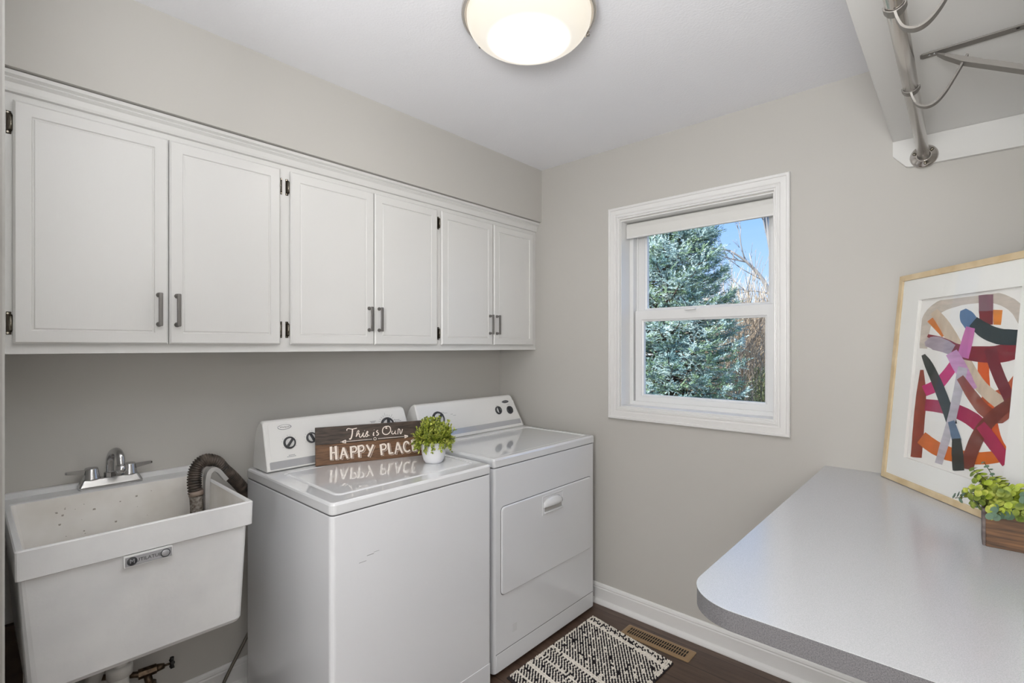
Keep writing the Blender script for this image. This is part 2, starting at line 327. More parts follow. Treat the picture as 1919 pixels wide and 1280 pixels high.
ART=[([(0.117,0.475,0.154,0.474),(0.113,0.495,0.155,0.494),(0.108,0.515,0.155,0.513),(0.105,0.537,0.157,0.531),(0.106,0.558,0.16,0.545),(0.113,0.576,0.166,0.558),(0.123,0.593,0.174,0.57),(0.137,0.608,0.183,0.58),(0.155,0.62,0.194,0.588),(0.177,0.63,0.208,0.594),(0.201,0.636,0.226,0.6),(0.226,0.641,0.246,0.604),(0.249,0.644,0.267,0.607),(0.274,0.646,0.288,0.61),(0.298,0.646,0.309,0.611),(0.322,0.646,0.331,0.611),(0.344,0.644,0.351,0.611),(0.365,0.643,0.37,0.61),(0.385,0.641,0.387,0.608),(0.404,0.638,0.403,0.606),(0.423,0.633,0.417,0.602),(0.441,0.627,0.431,0.597),(0.458,0.619,0.443,0.591),(0.474,0.611,0.455,0.584),(0.489,0.6,0.464,0.577),(0.501,0.588,0.472,0.57),(0.51,0.576,0.478,0.562),(0.518,0.565,0.486,0.551),(0.525,0.555,0.494,0.54)],(222,208,194),0.72),([(0.407,0.468,0.367,0.468),(0.409,0.446,0.369,0.445),(0.412,0.423,0.371,0.422),(0.414,0.402,0.373,0.399),(0.418,0.384,0.377,0.378),(0.421,0.37,0.383,0.361),(0.425,0.359,0.389,0.348),(0.43,0.347,0.396,0.336),(0.437,0.33,0.404,0.321),(0.445,0.308,0.412,0.298),(0.454,0.282,0.422,0.272),(0.463,0.257,0.432,0.246),(0.471,0.238,0.442,0.225),(0.478,0.227,0.452,0.212),(0.483,0.22,0.462,0.203),(0.49,0.213,0.47,0.197),(0.496,0.205,0.478,0.19)],(226,92,10),0.96),([(0.438,0.584,0.406,0.587),(0.438,0.573,0.407,0.577),(0.438,0.563,0.409,0.566),(0.438,0.552,0.41,0.555),(0.437,0.542,0.412,0.544)],(240,140,36),0.9),([(0.177,0.585,0.142,0.566),(0.185,0.576,0.152,0.559),(0.193,0.568,0.162,0.552),(0.201,0.56,0.171,0.545),(0.208,0.551,0.18,0.539),(0.213,0.542,0.189,0.532),(0.218,0.533,0.198,0.526),(0.222,0.524,0.207,0.519),(0.226,0.515,0.216,0.512)],(230,128,36),0.9),([(0.519,0.396,0.496,0.408),(0.512,0.386,0.489,0.398),(0.506,0.375,0.482,0.388),(0.499,0.364,0.475,0.379),(0.489,0.354,0.468,0.372),(0.478,0.345,0.46,0.366),(0.466,0.339,0.451,0.362),(0.455,0.334,0.44,0.357),(0.443,0.329,0.428,0.351),(0.432,0.323,0.416,0.344),(0.419,0.317,0.404,0.338),(0.406,0.311,0.392,0.331),(0.393,0.305,0.379,0.324)],(196,86,36),0.93),([(0.183,0.606,0.153,0.591),(0.198,0.595,0.167,0.577),(0.213,0.584,0.18,0.565),(0.229,0.571,0.192,0.552),(0.245,0.557,0.205,0.538),(0.262,0.539,0.219,0.522),(0.279,0.521,0.234,0.503),(0.295,0.502,0.25,0.484),(0.31,0.484,0.266,0.465),(0.324,0.467,0.281,0.447),(0.338,0.45,0.296,0.43),(0.351,0.434,0.311,0.413),(0.365,0.418,0.327,0.397),(0.378,0.404,0.342,0.382),(0.391,0.391,0.357,0.368),(0.405,0.379,0.374,0.353),(0.422,0.367,0.394,0.339),(0.444,0.355,0.419,0.324),(0.469,0.343,0.446,0.31),(0.496,0.331,0.472,0.297),(0.521,0.319,0.497,0.284)],(224,204,180),0.86),([(0.147,0.402,0.13,0.401),(0.154,0.38,0.128,0.379),(0.161,0.359,0.126,0.357),(0.167,0.337,0.124,0.335),(0.171,0.314,0.122,0.311),(0.174,0.29,0.122,0.287),(0.175,0.265,0.121,0.261),(0.175,0.239,0.121,0.235),(0.176,0.214,0.122,0.208),(0.177,0.188,0.122,0.181),(0.177,0.162,0.123,0.154),(0.178,0.135,0.124,0.127),(0.178,0.109,0.124,0.1)],(152,54,24),0.94),([(0.183,0.196,0.15,0.155),(0.2,0.191,0.166,0.149),(0.216,0.185,0.182,0.143),(0.231,0.181,0.2,0.138),(0.246,0.177,0.22,0.133),(0.262,0.174,0.24,0.13),(0.279,0.172,0.261,0.127),(0.296,0.17,0.283,0.126),(0.314,0.169,0.305,0.127),(0.334,0.169,0.329,0.128),(0.355,0.17,0.353,0.131),(0.376,0.172,0.376,0.135),(0.395,0.175,0.397,0.139),(0.412,0.178,0.417,0.144),(0.429,0.183,0.437,0.149),(0.444,0.187,0.454,0.155),(0.457,0.192,0.47,0.161),(0.467,0.196,0.483,0.167),(0.476,0.2,0.494,0.174),(0.485,0.206,0.503,0.18),(0.494,0.211,0.511,0.186)],(222,108,12),0.95),([(0.146,0.347,0.172,0.315),(0.162,0.353,0.187,0.321),(0.177,0.359,0.203,0.327),(0.189,0.365,0.219,0.334),(0.2,0.37,0.235,0.343),(0.209,0.377,0.248,0.354),(0.218,0.385,0.258,0.365),(0.228,0.395,0.267,0.376),(0.237,0.404,0.275,0.386),(0.246,0.414,0.284,0.397),(0.254,0.424,0.291,0.407),(0.262,0.434,0.299,0.418),(0.27,0.444,0.306,0.428)],(208,14,116),0.95),([(0.171,0.305,0.17,0.266),(0.191,0.306,0.19,0.267),(0.211,0.307,0.21,0.268),(0.231,0.308,0.228,0.268),(0.252,0.308,0.246,0.268),(0.272,0.307,0.264,0.266),(0.292,0.306,0.281,0.265),(0.312,0.304,0.298,0.262),(0.332,0.3,0.314,0.259),(0.352,0.296,0.331,0.255),(0.372,0.29,0.348,0.25),(0.391,0.284,0.363,0.244),(0.409,0.275,0.376,0.238),(0.424,0.265,0.388,0.232),(0.436,0.254,0.399,0.224),(0.446,0.243,0.411,0.215),(0.458,0.232,0.425,0.205),(0.471,0.221,0.44,0.193),(0.486,0.208,0.456,0.182),(0.5,0.196,0.472,0.169),(0.514,0.184,0.487,0.158)],(172,8,76),0.93),([(0.153,0.523,0.148,0.514),(0.171,0.52,0.166,0.506),(0.19,0.517,0.182,0.499),(0.209,0.514,0.198,0.492),(0.228,0.509,0.214,0.485),(0.248,0.503,0.228,0.477),(0.265,0.497,0.243,0.468),(0.281,0.491,0.261,0.458),(0.296,0.488,0.282,0.45),(0.312,0.485,0.304,0.444),(0.33,0.483,0.326,0.44),(0.349,0.482,0.348,0.438),(0.367,0.482,0.369,0.436),(0.387,0.482,0.39,0.435),(0.406,0.482,0.412,0.435),(0.423,0.483,0.434,0.435),(0.439,0.486,0.454,0.437),(0.453,0.489,0.474,0.441),(0.466,0.494,0.491,0.446),(0.481,0.499,0.506,0.451),(0.495,0.504,0.521,0.455)],(134,18,38),0.95),([(0.43,0.48,0.389,0.47),(0.436,0.465,0.396,0.455),(0.442,0.45,0.403,0.44),(0.449,0.435,0.411,0.423),(0.458,0.419,0.422,0.405),(0.469,0.4,0.435,0.384),(0.483,0.379,0.45,0.363),(0.497,0.357,0.466,0.341),(0.511,0.336,0.48,0.32)],(120,24,42),0.95),([(0.139,0.495,0.146,0.481),(0.146,0.501,0.158,0.479),(0.154,0.507,0.169,0.476),(0.165,0.513,0.176,0.473),(0.181,0.515,0.182,0.47),(0.198,0.514,0.191,0.469),(0.214,0.511,0.203,0.467),(0.229,0.506,0.215,0.465),(0.242,0.502,0.226,0.463),(0.253,0.498,0.234,0.461),(0.263,0.493,0.241,0.459),(0.271,0.489,0.249,0.457),(0.278,0.486,0.258,0.454)],(178,164,176),0.93),([(0.402,0.631,0.349,0.636),(0.403,0.619,0.351,0.624),(0.405,0.606,0.353,0.611),(0.406,0.594,0.355,0.598),(0.407,0.582,0.356,0.585)],(140,96,110),0.9),([(0.407,0.584,0.356,0.586),(0.408,0.574,0.359,0.576),(0.409,0.564,0.361,0.565),(0.41,0.554,0.364,0.555),(0.411,0.544,0.366,0.545)],(128,22,34),0.95),([(0.306,0.598,0.285,0.592),(0.313,0.595,0.284,0.585),(0.321,0.591,0.284,0.579),(0.328,0.588,0.285,0.572),(0.334,0.584,0.287,0.565),(0.34,0.579,0.291,0.557),(0.346,0.573,0.298,0.55),(0.351,0.568,0.305,0.543),(0.354,0.565,0.312,0.536),(0.353,0.564,0.321,0.53),(0.352,0.564,0.33,0.527),(0.355,0.562,0.335,0.526),(0.358,0.559,0.339,0.526)],(92,124,164),0.96),([(0.352,0.569,0.326,0.543),(0.364,0.563,0.336,0.535),(0.375,0.557,0.346,0.527),(0.385,0.552,0.357,0.518),(0.395,0.548,0.37,0.51),(0.405,0.543,0.382,0.504),(0.415,0.539,0.396,0.498),(0.424,0.536,0.412,0.493),(0.435,0.533,0.43,0.488),(0.45,0.53,0.45,0.486),(0.467,0.529,0.47,0.485),(0.486,0.527,0.489,0.485),(0.504,0.526,0.506,0.484)],(32,50,54),0.96),([(0.349,0.535,0.314,0.543),(0.348,0.525,0.311,0.533),(0.347,0.515,0.308,0.523),(0.346,0.504,0.305,0.513),(0.345,0.494,0.302,0.502),(0.343,0.482,0.299,0.49),(0.341,0.47,0.296,0.478),(0.338,0.457,0.293,0.465),(0.336,0.444,0.291,0.452)],(212,118,184),0.9),([(0.285,0.472,0.243,0.453),(0.296,0.462,0.253,0.442),(0.306,0.452,0.262,0.43),(0.317,0.441,0.271,0.419),(0.328,0.428,0.283,0.406),(0.34,0.413,0.298,0.391),(0.353,0.396,0.314,0.375),(0.365,0.378,0.331,0.359),(0.378,0.361,0.347,0.344)],(222,164,214),0.84),([(0.147,0.456,0.131,0.45),(0.157,0.449,0.136,0.44),(0.167,0.443,0.141,0.432),(0.177,0.435,0.147,0.422),(0.189,0.424,0.154,0.411),(0.202,0.41,0.165,0.396),(0.216,0.394,0.178,0.379),(0.23,0.377,0.191,0.361),(0.243,0.361,0.203,0.345),(0.254,0.345,0.214,0.329),(0.265,0.33,0.224,0.314),(0.275,0.315,0.234,0.299),(0.285,0.3,0.244,0.285),(0.293,0.286,0.253,0.271),(0.301,0.273,0.262,0.257),(0.309,0.259,0.27,0.244),(0.316,0.246,0.279,0.231)],(34,44,40),0.97),([(0.337,0.415,0.298,0.42),(0.334,0.397,0.295,0.401),(0.331,0.379,0.293,0.383),(0.328,0.361,0.291,0.364),(0.325,0.343,0.289,0.345),(0.322,0.324,0.286,0.326),(0.319,0.304,0.283,0.306),(0.315,0.284,0.281,0.286),(0.312,0.264,0.277,0.266),(0.307,0.244,0.273,0.246),(0.303,0.223,0.268,0.225),(0.298,0.203,0.263,0.204),(0.293,0.183,0.258,0.184),(0.288,0.164,0.253,0.165),(0.283,0.146,0.249,0.146),(0.277,0.127,0.245,0.127),(0.272,0.108,0.24,0.108)],(206,200,210),0.78),([(0.321,0.394,0.298,0.379),(0.337,0.381,0.311,0.365),(0.352,0.368,0.324,0.35),(0.366,0.356,0.336,0.336),(0.38,0.345,0.349,0.323),(0.393,0.335,0.362,0.311),(0.405,0.325,0.374,0.3),(0.417,0.317,0.388,0.289),(0.427,0.312,0.403,0.281),(0.438,0.307,0.418,0.274),(0.449,0.303,0.435,0.269),(0.457,0.301,0.454,0.267),(0.46,0.301,0.475,0.271),(0.463,0.303,0.49,0.283),(0.47,0.311,0.5,0.296),(0.478,0.323,0.507,0.309),(0.487,0.334,0.514,0.321)],(158,72,48),0.82),([(0.347,0.117,0.394,0.121),(0.348,0.128,0.395,0.132),(0.349,0.139,0.397,0.143),(0.35,0.152,0.399,0.153),(0.354,0.167,0.402,0.165),(0.359,0.184,0.407,0.18),(0.365,0.203,0.413,0.196),(0.373,0.222,0.419,0.212),(0.382,0.24,0.427,0.227),(0.394,0.258,0.435,0.24),(0.406,0.273,0.445,0.254),(0.42,0.288,0.455,0.267),(0.434,0.302,0.466,0.279),(0.448,0.314,0.477,0.291),(0.463,0.325,0.489,0.302),(0.478,0.335,0.502,0.313),(0.492,0.345,0.514,0.324)],(124,48,30),0.9),([(0.415,0.266,0.39,0.243),(0.425,0.259,0.399,0.236),(0.435,0.253,0.408,0.228),(0.445,0.245,0.417,0.221),(0.455,0.237,0.426,0.214),(0.466,0.228,0.435,0.205),(0.476,0.217,0.445,0.195),(0.485,0.207,0.455,0.185),(0.493,0.199,0.464,0.176),(0.499,0.193,0.471,0.17),(0.504,0.188,0.477,0.165),(0.509,0.183,0.482,0.16),(0.514,0.178,0.488,0.156)],(186,34,84),0.88),([(0.304,0.254,0.279,0.244),(0.31,0.245,0.283,0.235),(0.316,0.236,0.288,0.225),(0.322,0.227,0.292,0.215),(0.327,0.22,0.295,0.207),(0.331,0.214,0.298,0.201),(0.334,0.209,0.3,0.195),(0.337,0.204,0.302,0.191),(0.34,0.199,0.304,0.185)],(96,122,152),0.92),([(0.336,0.204,0.303,0.196),(0.34,0.193,0.303,0.184),(0.344,0.183,0.304,0.173),(0.348,0.172,0.305,0.161),(0.351,0.162,0.306,0.15),(0.354,0.15,0.309,0.138),(0.356,0.138,0.311,0.125),(0.359,0.125,0.314,0.112),(0.361,0.113,0.317,0.1)],(36,44,40),0.97)]
# ------------------------------------------------------------------ wall cabinets
CF = -1.909; CT = 2.125; CB = 1.368
def rect_yz(y0, y1, z0, z1, x, i=0): return [(x, y0 + i, z0 + i), (x, y1 - i, z0 + i), (x, y1 - i, z1 - i), (x, y0 + i, z1 - i)]
def door_panel(y0, y1, z0, z1, parent, hy, side):
    b = MB(); X = CF + 0.0006
    b.loops([rect_yz(y0, y1, z0, z1, X, 0.003), rect_yz(y0, y1, z0, z1, X + .008, 0.0), rect_yz(y0, y1, z0, z1, X + .0145, 0.0), rect_yz(y0, y1, z0, z1, X + .0192, 0.005),
             rect_yz(y0, y1, z0, z1, X + .0192, 0.036), rect_yz(y0, y1, z0, z1, X + .0150, 0.0385), rect_yz(y0, y1, z0, z1, X + .0150, 0.0405), rect_yz(y0, y1, z0, z1, X + .0172, 0.0435)], M['white'])
    d = b.build('door', parent)
    F = X + .0192
    b = MB()
    for z in (1.459, 1.552):
        b.lathe([(.0078, 0), (.0078, .003), (.0052, .006), (.0050, .024)], M['handle'], (F, hy, z), (1, 0, 0), 14, True, True)
    zs = [1.4545, 1.4560, 1.4640, 1.5470, 1.5550, 1.5565]
    b.box((F + .021, hy - .0056, 1.4530), (F + .029, hy + .0056, 1.5580), M['handle'], .0022, 2)
    b.build('handle', d)
    hs = y0 - .0075 if side < 0 else y1 + .0075
    for zc in (1.452, 1.995):
        b = MB()
        b.box((CF + .0003, hs - .0052, zc - .031), (CF + .0022, hs + .0052, zc + .031), M['hingedark'], .0008, 1)
        b.tube([(CF + .0065, hs + side * -.004, zc - .020), (CF + .0065, hs + side * -.004, zc + .020)], .0042, M['hinge'], 10)
        for e in (-1, 1):
            b.tube([(CF + .0065, hs + side * -.004, zc + e * .020), (CF + .0065, hs + side * -.004, zc + e * .0245)], [.0034, .0016], M['hingedark'], 8)
            b.lathe([(.0032, 0), (.0025, .0016)], M['hinge'], (CF + .002, hs + side * .002, zc + e * .0265), (1, 0, 0), 8, True, True)
        b.build('hinge', d)
    return d
def cabinet(y0, y1, d1, d2, label):
    t = thing('wall_cabinet', label, 'cabinet', (WX, (y0 + y1) / 2, CB), 'white wall cabinets over the sink and appliances')
    b = MB(); b.box((WX + .001, y0, CB), (CF, y1, CT), M['white']); b.build('cabinet_body', t)
    door_panel(d1[0], d1[1], 1.396, 2.055, t, d1[1] - .026, -1)
    door_panel(d2[0], d2[1], 1.396, 2.055, t, d2[0] + .020, 1)
cabinet(LY + .0015, 0.816, (0.089, 0.442), (0.4452, 0.797), 'white two-door wall cabinet above the utility sink, leftmost of three')
cabinet(0.816, 1.562, (0.835, 1.197), (1.2005, 1.549), 'white two-door wall cabinet above the washer, middle of three')
cabinet(1.562, WY - .0015, (1.575, 1.936), (1.9435, 2.281), 'white two-door wall cabinet above the dryer, nearest the window')
b = MB()
cp = [(CF + .0003, 2.076), (CF + .010, 2.078), (CF + .013, 2.085), (CF + .016, 2.100), (CF + .024, 2.108), (CF + .022, 2.112), (CF + .031, 2.118), (CF + .032, 2.128), (CF + .0003, 2.130)]
b.loops([[(x, y, z) for x, z in cp] for y in (LY + .0015, WY - .0015)], M['white']); struct(b.build('trim_1'))

# ------------------------------------------------------------------ ceiling light
LX, LYY = -0.988, 1.169
cl = thing('ceiling_light', 'round flush ceiling light with glowing frosted bowl and nickel ring', 'ceiling light', (LX, LYY, HC))
b = MB(); b.lathe([(.165, 0), (.178, -.003), (.192, -.010), (.203, -.020), (.2065, -.026), (.2075, -.034), (.206, -.041), (.202, -.044), (.196, -.043), (.192, -.036), (.15, -.02)], M['nickel'], (LX, LYY, HC - .0005), (0, 0, 1), 72, cap0=True); b.build('ring', cl)
b = MB()
pr_ = [(.191, -.034)] + [(.191 * math.cos(a) ** 0.62, -.042 - .078 * math.sin(a)) for a in [i * PI / 2 / 18 for i in range(19)]]
pr_[-1] = (.0005, -.120)
def shade_mat():
    m = bpy.data.materials.new('lit_frosted_glass'); m.use_nodes = True
    n = m.node_tree.nodes; l = m.node_tree.links; bs = n['Principled BSDF']
    bs.inputs['Base Color'].default_value = (.30, .28, .24, 1); bs.inputs['Roughness'].default_value = .3
    tc = n.new('ShaderNodeTexCoord'); mp = n.new('ShaderNodeVectorMath'); mp.operation = 'DISTANCE'; mp.inputs[1].default_value = (LX, LYY, HC - .12)
    l.new(tc.outputs['Object'], mp.inputs[0])
    mr = n.new('ShaderNodeMapRange'); mr.interpolation_type = 'SMOOTHERSTEP'
    mr.inputs['From Min'].default_value = .0; mr.inputs['From Max'].default_value = .138; mr.inputs['To Min'].default_value = LAMP_HOT; mr.inputs['To Max'].default_value = LAMP_RIM
    l.new(mp.outputs['Value'], mr.inputs['Value'])
    cr = n.new('ShaderNodeMapRange'); cr.inputs['From Min'].default_value = .07; cr.inputs['From Max'].default_value = .17
    l.new(mp.outputs['Value'], cr.inputs['Value'])
    mx = n.new('ShaderNodeMix'); mx.data_type = 'RGBA'; mx.inputs[6].default_value = (1, .97, .93, 1); mx.inputs[7].default_value = (1, .92, .79, 1)
    l.new(cr.outputs[0], mx.inputs[0]); l.new(mx.outputs[2], bs.inputs['Emission Color']); l.new(mr.outputs[0], bs.inputs['Emission Strength'])
    return m
LAMP_HOT = 34.0; LAMP_RIM = 0.54
M['shade'] = shade_mat()
b.lathe(pr_, M['shade'], (LX, LYY, HC), (0, 0, 1), 72); b.build('glass_shade', cl)
for k in range(3):
    a = math.radians(62 + 120 * k); cx, cy = LX + .203 * math.cos(a), LYY + .203 * math.sin(a)
    b = MB(); b.tube([(cx - .014 * math.cos(a), cy - .014 * math.sin(a), HC - .040), (cx - .004 * math.cos(a), cy - .004 * math.sin(a), HC - .054), (cx + .004 * math.cos(a), cy + .004 * math.sin(a), HC - .048), (cx + .004 * math.cos(a), cy + .004 * math.sin(a), HC - .036)], [.003, .0045, .0055, .004], M['nickel'], 10)
    b.build('clip_screw', cl)

# ------------------------------------------------------------------ washer and dryer
def rr_box(b, x0, x1, y0, y1, z0, z1, r, e, m, n=5):
    """box with rounded vertical corners and a small edge radius top and bottom"""
    lp = []
    for i, z in ((e, z0), (e * .3, z0 + e * .3), (0, z0 + e), (0, z1 - e), (e * .3, z1 - e * .3), (e, z1)):
        lp.append([(x, y, z) for x, y in rrect(x0 + i, x1 - i, y0 + i, y1 - i, max(r - i, .001), n)])
    b.loops(lp, m)
def top_deck(b, x0, x1, y0, y1, z0, z1, r, gx0, gx1, gy0, gy1, m, rise):
    lp = []
    for i, z in ((.004, z0), (.001, z0 + .002), (0, z0 + .005), (0, z1 - .008), (.0025, z1 - .0025), (.008, z1)):
        lp.append([(x, y, z) for x, y in rrect(x0 + i, x1 - i, y0 + i, y1 - i, max(r - i, .002))])
    for i, z in ((0, z1), (.003, z1 - .0035), (.006, z1 - .0035), (.010, z1 + rise - .001), (.014, z1 + rise)):
        lp.append([(x, y, z) for x, y in rrect(gx0 + i, gx1 - i, gy0 + i, gy1 - i, .022)])
    L = b.loops(lp, m)
def knob(parent, P, nrm, up, r, ang, halfdark=False, name='knob'):
    """dial: dark ring, white face, dark grip bar"""
    nrm = Vector(nrm).normalized(); up = Vector(up).normalized(); sd = up.cross(nrm); P = Vector(P)
    b = MB()
    b.lathe([(r * 1.06, 0), (r * 1.06, .003), (r, .007), (r * .93, .009), (r * .80, .0085), (r * .74, .005)], M['dial'], P, nrm, 32, cap0=True)
    b.lathe([(r * .76, .0055), (r * .5, .0062), (.0005, .0065)], M['dial'] if halfdark else M['dialface'], P, nrm, 32)
    a = math.radians(ang); d = up * math.cos(a) + sd * math.sin(a); e = nrm.cross(d)
    k = .22 * r
    lo = [P + nrm * .006 + d * (s * r * .92) + e * (t * k) for s, t in ((-1, -1), (1, -.8), (1, .8), (-1, 1))]
    hi = [P + nrm * .017 + d * (s * r * .80) + e * (t * k * .6) for s, t in ((-1, -1), (1, -.8), (1, .8), (-1, 1))]
    b.loops([lo, hi], M['dial'])
    return b.build(name, parent)
def text_on(body, P, right, up, size, m, parent, name, ext=.0003, align='CENTER'):
    cu = bpy.data.curves.new(name, 'FONT'); cu.body = body; cu.size = size; cu.extrude = ext; cu.align_x = align; cu.align_y = 'CENTER'; cu.resolution_u = 3
    ob = bpy.data.objects.new(name + '_tmp', cu); COL.objects.link(ob)
    R = Vector(right).normalized(); U = Vector(up).normalized(); Nn = R.cross(U)
    dg = bpy.context.evaluated_depsgraph_get(); me = bpy.data.meshes.new_from_object(ob.evaluated_get(dg))
    bpy.data.objects.remove(ob)
    mx = Matrix(((R.x, U.x, Nn.x, P[0]), (R.y, U.y, Nn.y, P[1]), (R.z, U.z, Nn.z, P[2]), (0, 0, 0, 1)))
    me.transform(mx); me.materials.clear(); me.materials.append(m)
    o = bpy.data.objects.new(name, me); COL.objects.link(o); o.parent = parent; o.matrix_parent_inverse = world_of(parent).inverted()
    return o
def badge(parent, P, R, U, Nn, a, h, dark=False):
    b = MB(); P = Vector(P); R = Vector(R); U = Vector(U); Nn = Vector(Nn)
    def el(k, z): return [P + R * (a * k * math.cos(t)) + U * (h * k * math.sin(t)) + Nn * z for t in [2 * PI * i / 28 for i in range(28)]]
    b.loops([el(1, 0), el(1, .002), el(.9, .003), el(.86, .0022)], M['silver'])
    b.loops([el(.86, .0021), el(.84, .0024)], M['dial'] if dark else M['console'])
    bd = b.build('badge', parent)
    text_on('Whirlpool', P + Nn * .0026, R, U, h * .95, M['silver'] if dark else M['dial'], bd, 'badge_lettering')
    return bd

def console(parent, y0, y1, y1t, bx, tx, tz, bz=.9185):
    """slanted control console; returns face frame"""
    b = MB(); r = .012
    prof = [(bx - .004, bz), (bx, bz + .004), (bx - (bx - tx) * .12, bz + (tz - bz) * .14)]
    k = [(tx, tz - .014), (tx - .003, tz - .005), (tx - .010, tz), (tx - .022, tz + .001), (tx - .040, tz - .008), (tx - .056, tz - .026), (tx - .070, tz - .056), (bx - .135, bz + .04), (bx - .138, bz)]
    P = [(bx - .004, bz), (bx, bz + .004)] + k
    def row(y, inset, f=1.0):
        cx = sum(p[0] for p in P) / len(P); cz = bz
        return [(x + (cx - x) * inset, y, z + (cz - z) * inset * .8) for x, z in P]
    def sk(row_, dy):   # taper of the right end towards the top
        return [(x, y - dy * max(0, (z - bz) / (tz - bz)) ** 1.5, z) for x, y, z in row_]
    t = y1 - y1t
    b.loops([row(y0, .05), row(y0 + .003, .015), row(y0 + .008, 0), sk(row(y1 - .012, 0), t), sk(row(y1 - .004, .02), t), sk(row(y1, .07), t)], M['console'])
    return b.build('console', parent)

def appliance_body(parent, x0, x1, y0, y1, ztop, toe, toey):
    b = MB(); z0 = .022
    rr_box(b, x0, x1, y0, y1, z0, ztop, .016, .003, M['app'])
    return b
def fr_of(bx, bz, tx, tz):
    U = Vector((tx - bx, 0, tz - bz)).normalized(); R = Vector((0, 1, 0)); Nn = R.cross(U)
    return lambda y, s, o=0: Vector((bx, y, bz)) + U * s + Nn * o, U, R, Nn

# washer
wa = thing('washing_machine', 'white top-loading washer under the wooden sign, beside the sink', 'washer', (-1.73, 1.08, 0), 'white laundry appliances')
wx0, wx1, wy0, wy1 = -2.065, -1.400, 0.739, 1.424
b = appliance_body(wa, wx0, wx1, wy0, wy1, .875, 0, 0)
for (y, z) in ((0.80, 0.60), ): pass
scr = [((.832, .708), (.858, .722), .0013), ((.860, .7225), (.885, .727), .0018), ((.885, .727), (.905, .734), .001)]
for (a, c, w) in scr:
    b.box((wx1 - .0002, a[0], a[1]), (wx1 + .0003, c[0], a[1] + w), M['print'], 0)
b.build('cabinet_body', wa)
b = MB()
rr_box(b, wx1 - .004, wx1 + .0015, wy0 + .10, wy1 - .008, .024, .120, .002, .0015, M['app'], 2); b.build('toe_panel', wa)
b = MB(); rr_box(b, wx0 + .004, wx1 - .003, wy0 + .003, wy1 - .003, .8745, .8785, .013, .0005, M['seam']); b.build('seam', wa)
b = MB(); top_deck(b, wx0 + .001, wx1 + .002, wy0 - .001, wy1 + .001, .878, .9155, .018, -1.868, -1.462, .790, 1.392, M['applid'], .0015); b.build('lid', wa)
for yy in (wy0 + .06, wy1 - .06):
    for xx in (wx0 + .06, wx1 - .06):
        b = MB(); b.lathe([(.018, 0), (.018, .012), (.01, .014), (.01, .023)], M['black'], (xx, yy, 0), (0, 0, 1), 14, True, True); b.build('foot', wa)
co = console(wa, .757, 1.420, 1.398, -1.909, -1.955, 1.103)
F, U, R, Nn = fr_of(-1.909, .9225, -1.955, 1.089)
S0 = -.0025
b = MB(); b.loops([[F(y, s + S0, o) for y, s in rrect(.775, 1.392, .040, .176, .008)] for o in (-.0005, .0009)], M['console']); b.build('fascia', co)
b = MB(); b.loops([[F(y, s + S0, o) for y, s in rrect(.768, 1.398, .006, .034, .004)] for o in (-.0005, .0012)], M['silver']); b.build('accent_strip', co)
knob(wa, F(.849, .0955, .001), Nn, U, .0225, 40); knob(wa, F(.938, .103, .001), Nn, U, .0205, -25, False); knob(wa, F(1.296, .112, .001), Nn, U, .033, 10)
badge(wa, F(.836, .158, .001), R, U, Nn, .027, .0095)
for c0, s0, r0, n0, r1 in ((.849, .0955, .028, 12, .031), (.938, .103, .026, 12, .029), (1.296, .112, .040, 18, .048)):
    b = MB()
    for i in range(n0):
        if n0 == 12 and i % 3 == 1: continue
        a = math.radians(-120 + 240 * i / (n0 - 1)); ra = r1 + (.008 if n0 == 18 and i in (8, 11) else 0)
        d = Vector((math.sin(a), math.cos(a))); e = Vector((d.y, -d.x)) * .0007
        q = [(c0 + d.x * r0 + e.x, s0 + d.y * r0 + e.y), (c0 + d.x * ra + e.x, s0 + d.y * ra + e.y), (c0 + d.x * ra - e.x, s0 + d.y * ra - e.y), (c0 + d.x * r0 - e.x, s0 + d.y * r0 - e.y)]
        b.quad([F(y, s, .0013) for y, s in q], M['print'])
    b.build('dial_markings', co)
for grp in (((1.225, .135, .030), (1.225, .130, .022)), ((1.350, .128, .030), (1.356, .122, .036)), ((.855, .046, .028), (.852, .041, .036))):
    b = MB()
    for yy, ss, ww in grp:
        for j in range(int(ww / .005)):
            b.quad([F(yy - ww / 2 + j * .005 + dy, ss + ds, .0013) for dy, ds in ((0, 0), (.0038, 0), (.0038, .0028), (0, .0028))], M['print'])
    b.build('printed_text', co)

# dryer
dr = thing('clothes_dryer', 'white front-door dryer beside the window wall', 'dryer', (-1.76, 1.86, 0), 'white laundry appliances')
dx0, dx1, dy0, dy1 = -2.09, -1.440, 1.478, 2.240
b = MB(); rr_box(b, dx0, dx1, dy0, dy1, .018, .8765, .016, .003, M['app'])
b.build('cabinet_body', dr)
b = MB(); b.box((dx1 - .003, dy0 + .016, .020), (dx1 + .0018, dy1 - .016, .096), M['app'], .0012, 2)
b.box((dx1 - .001, dy0 + .014, .094), (dx1 + .0004, dy1 - .014, .0985), M['seam'])
b.build('toe_panel', dr)
b = MB(); rr_box(b, dx0 + .004, dx1 - .003, dy0 + .003, dy1 - .003, .876, .8795, .013, .0005, M['seam']); b.build('seam', dr)
b = MB(); top_deck(b, dx0 + .001, dx1 + .002, dy0 - .001, dy1 + .001, .879, .918, .012, -1.885, -1.468, 1.51, 2.215, M['applid'], -.0035); b.build('top_panel', dr)
for yy in (dy0 + .06, dy1 - .06):
    for xx in (dx0 + .06, dx1 - .06):
        b = MB(); b.lathe([(.018, 0), (.018, .010), (.01, .012), (.01, .019)], M['black'], (xx, yy, 0), (0, 0, 1), 14, True, True); b.build('foot', dr)
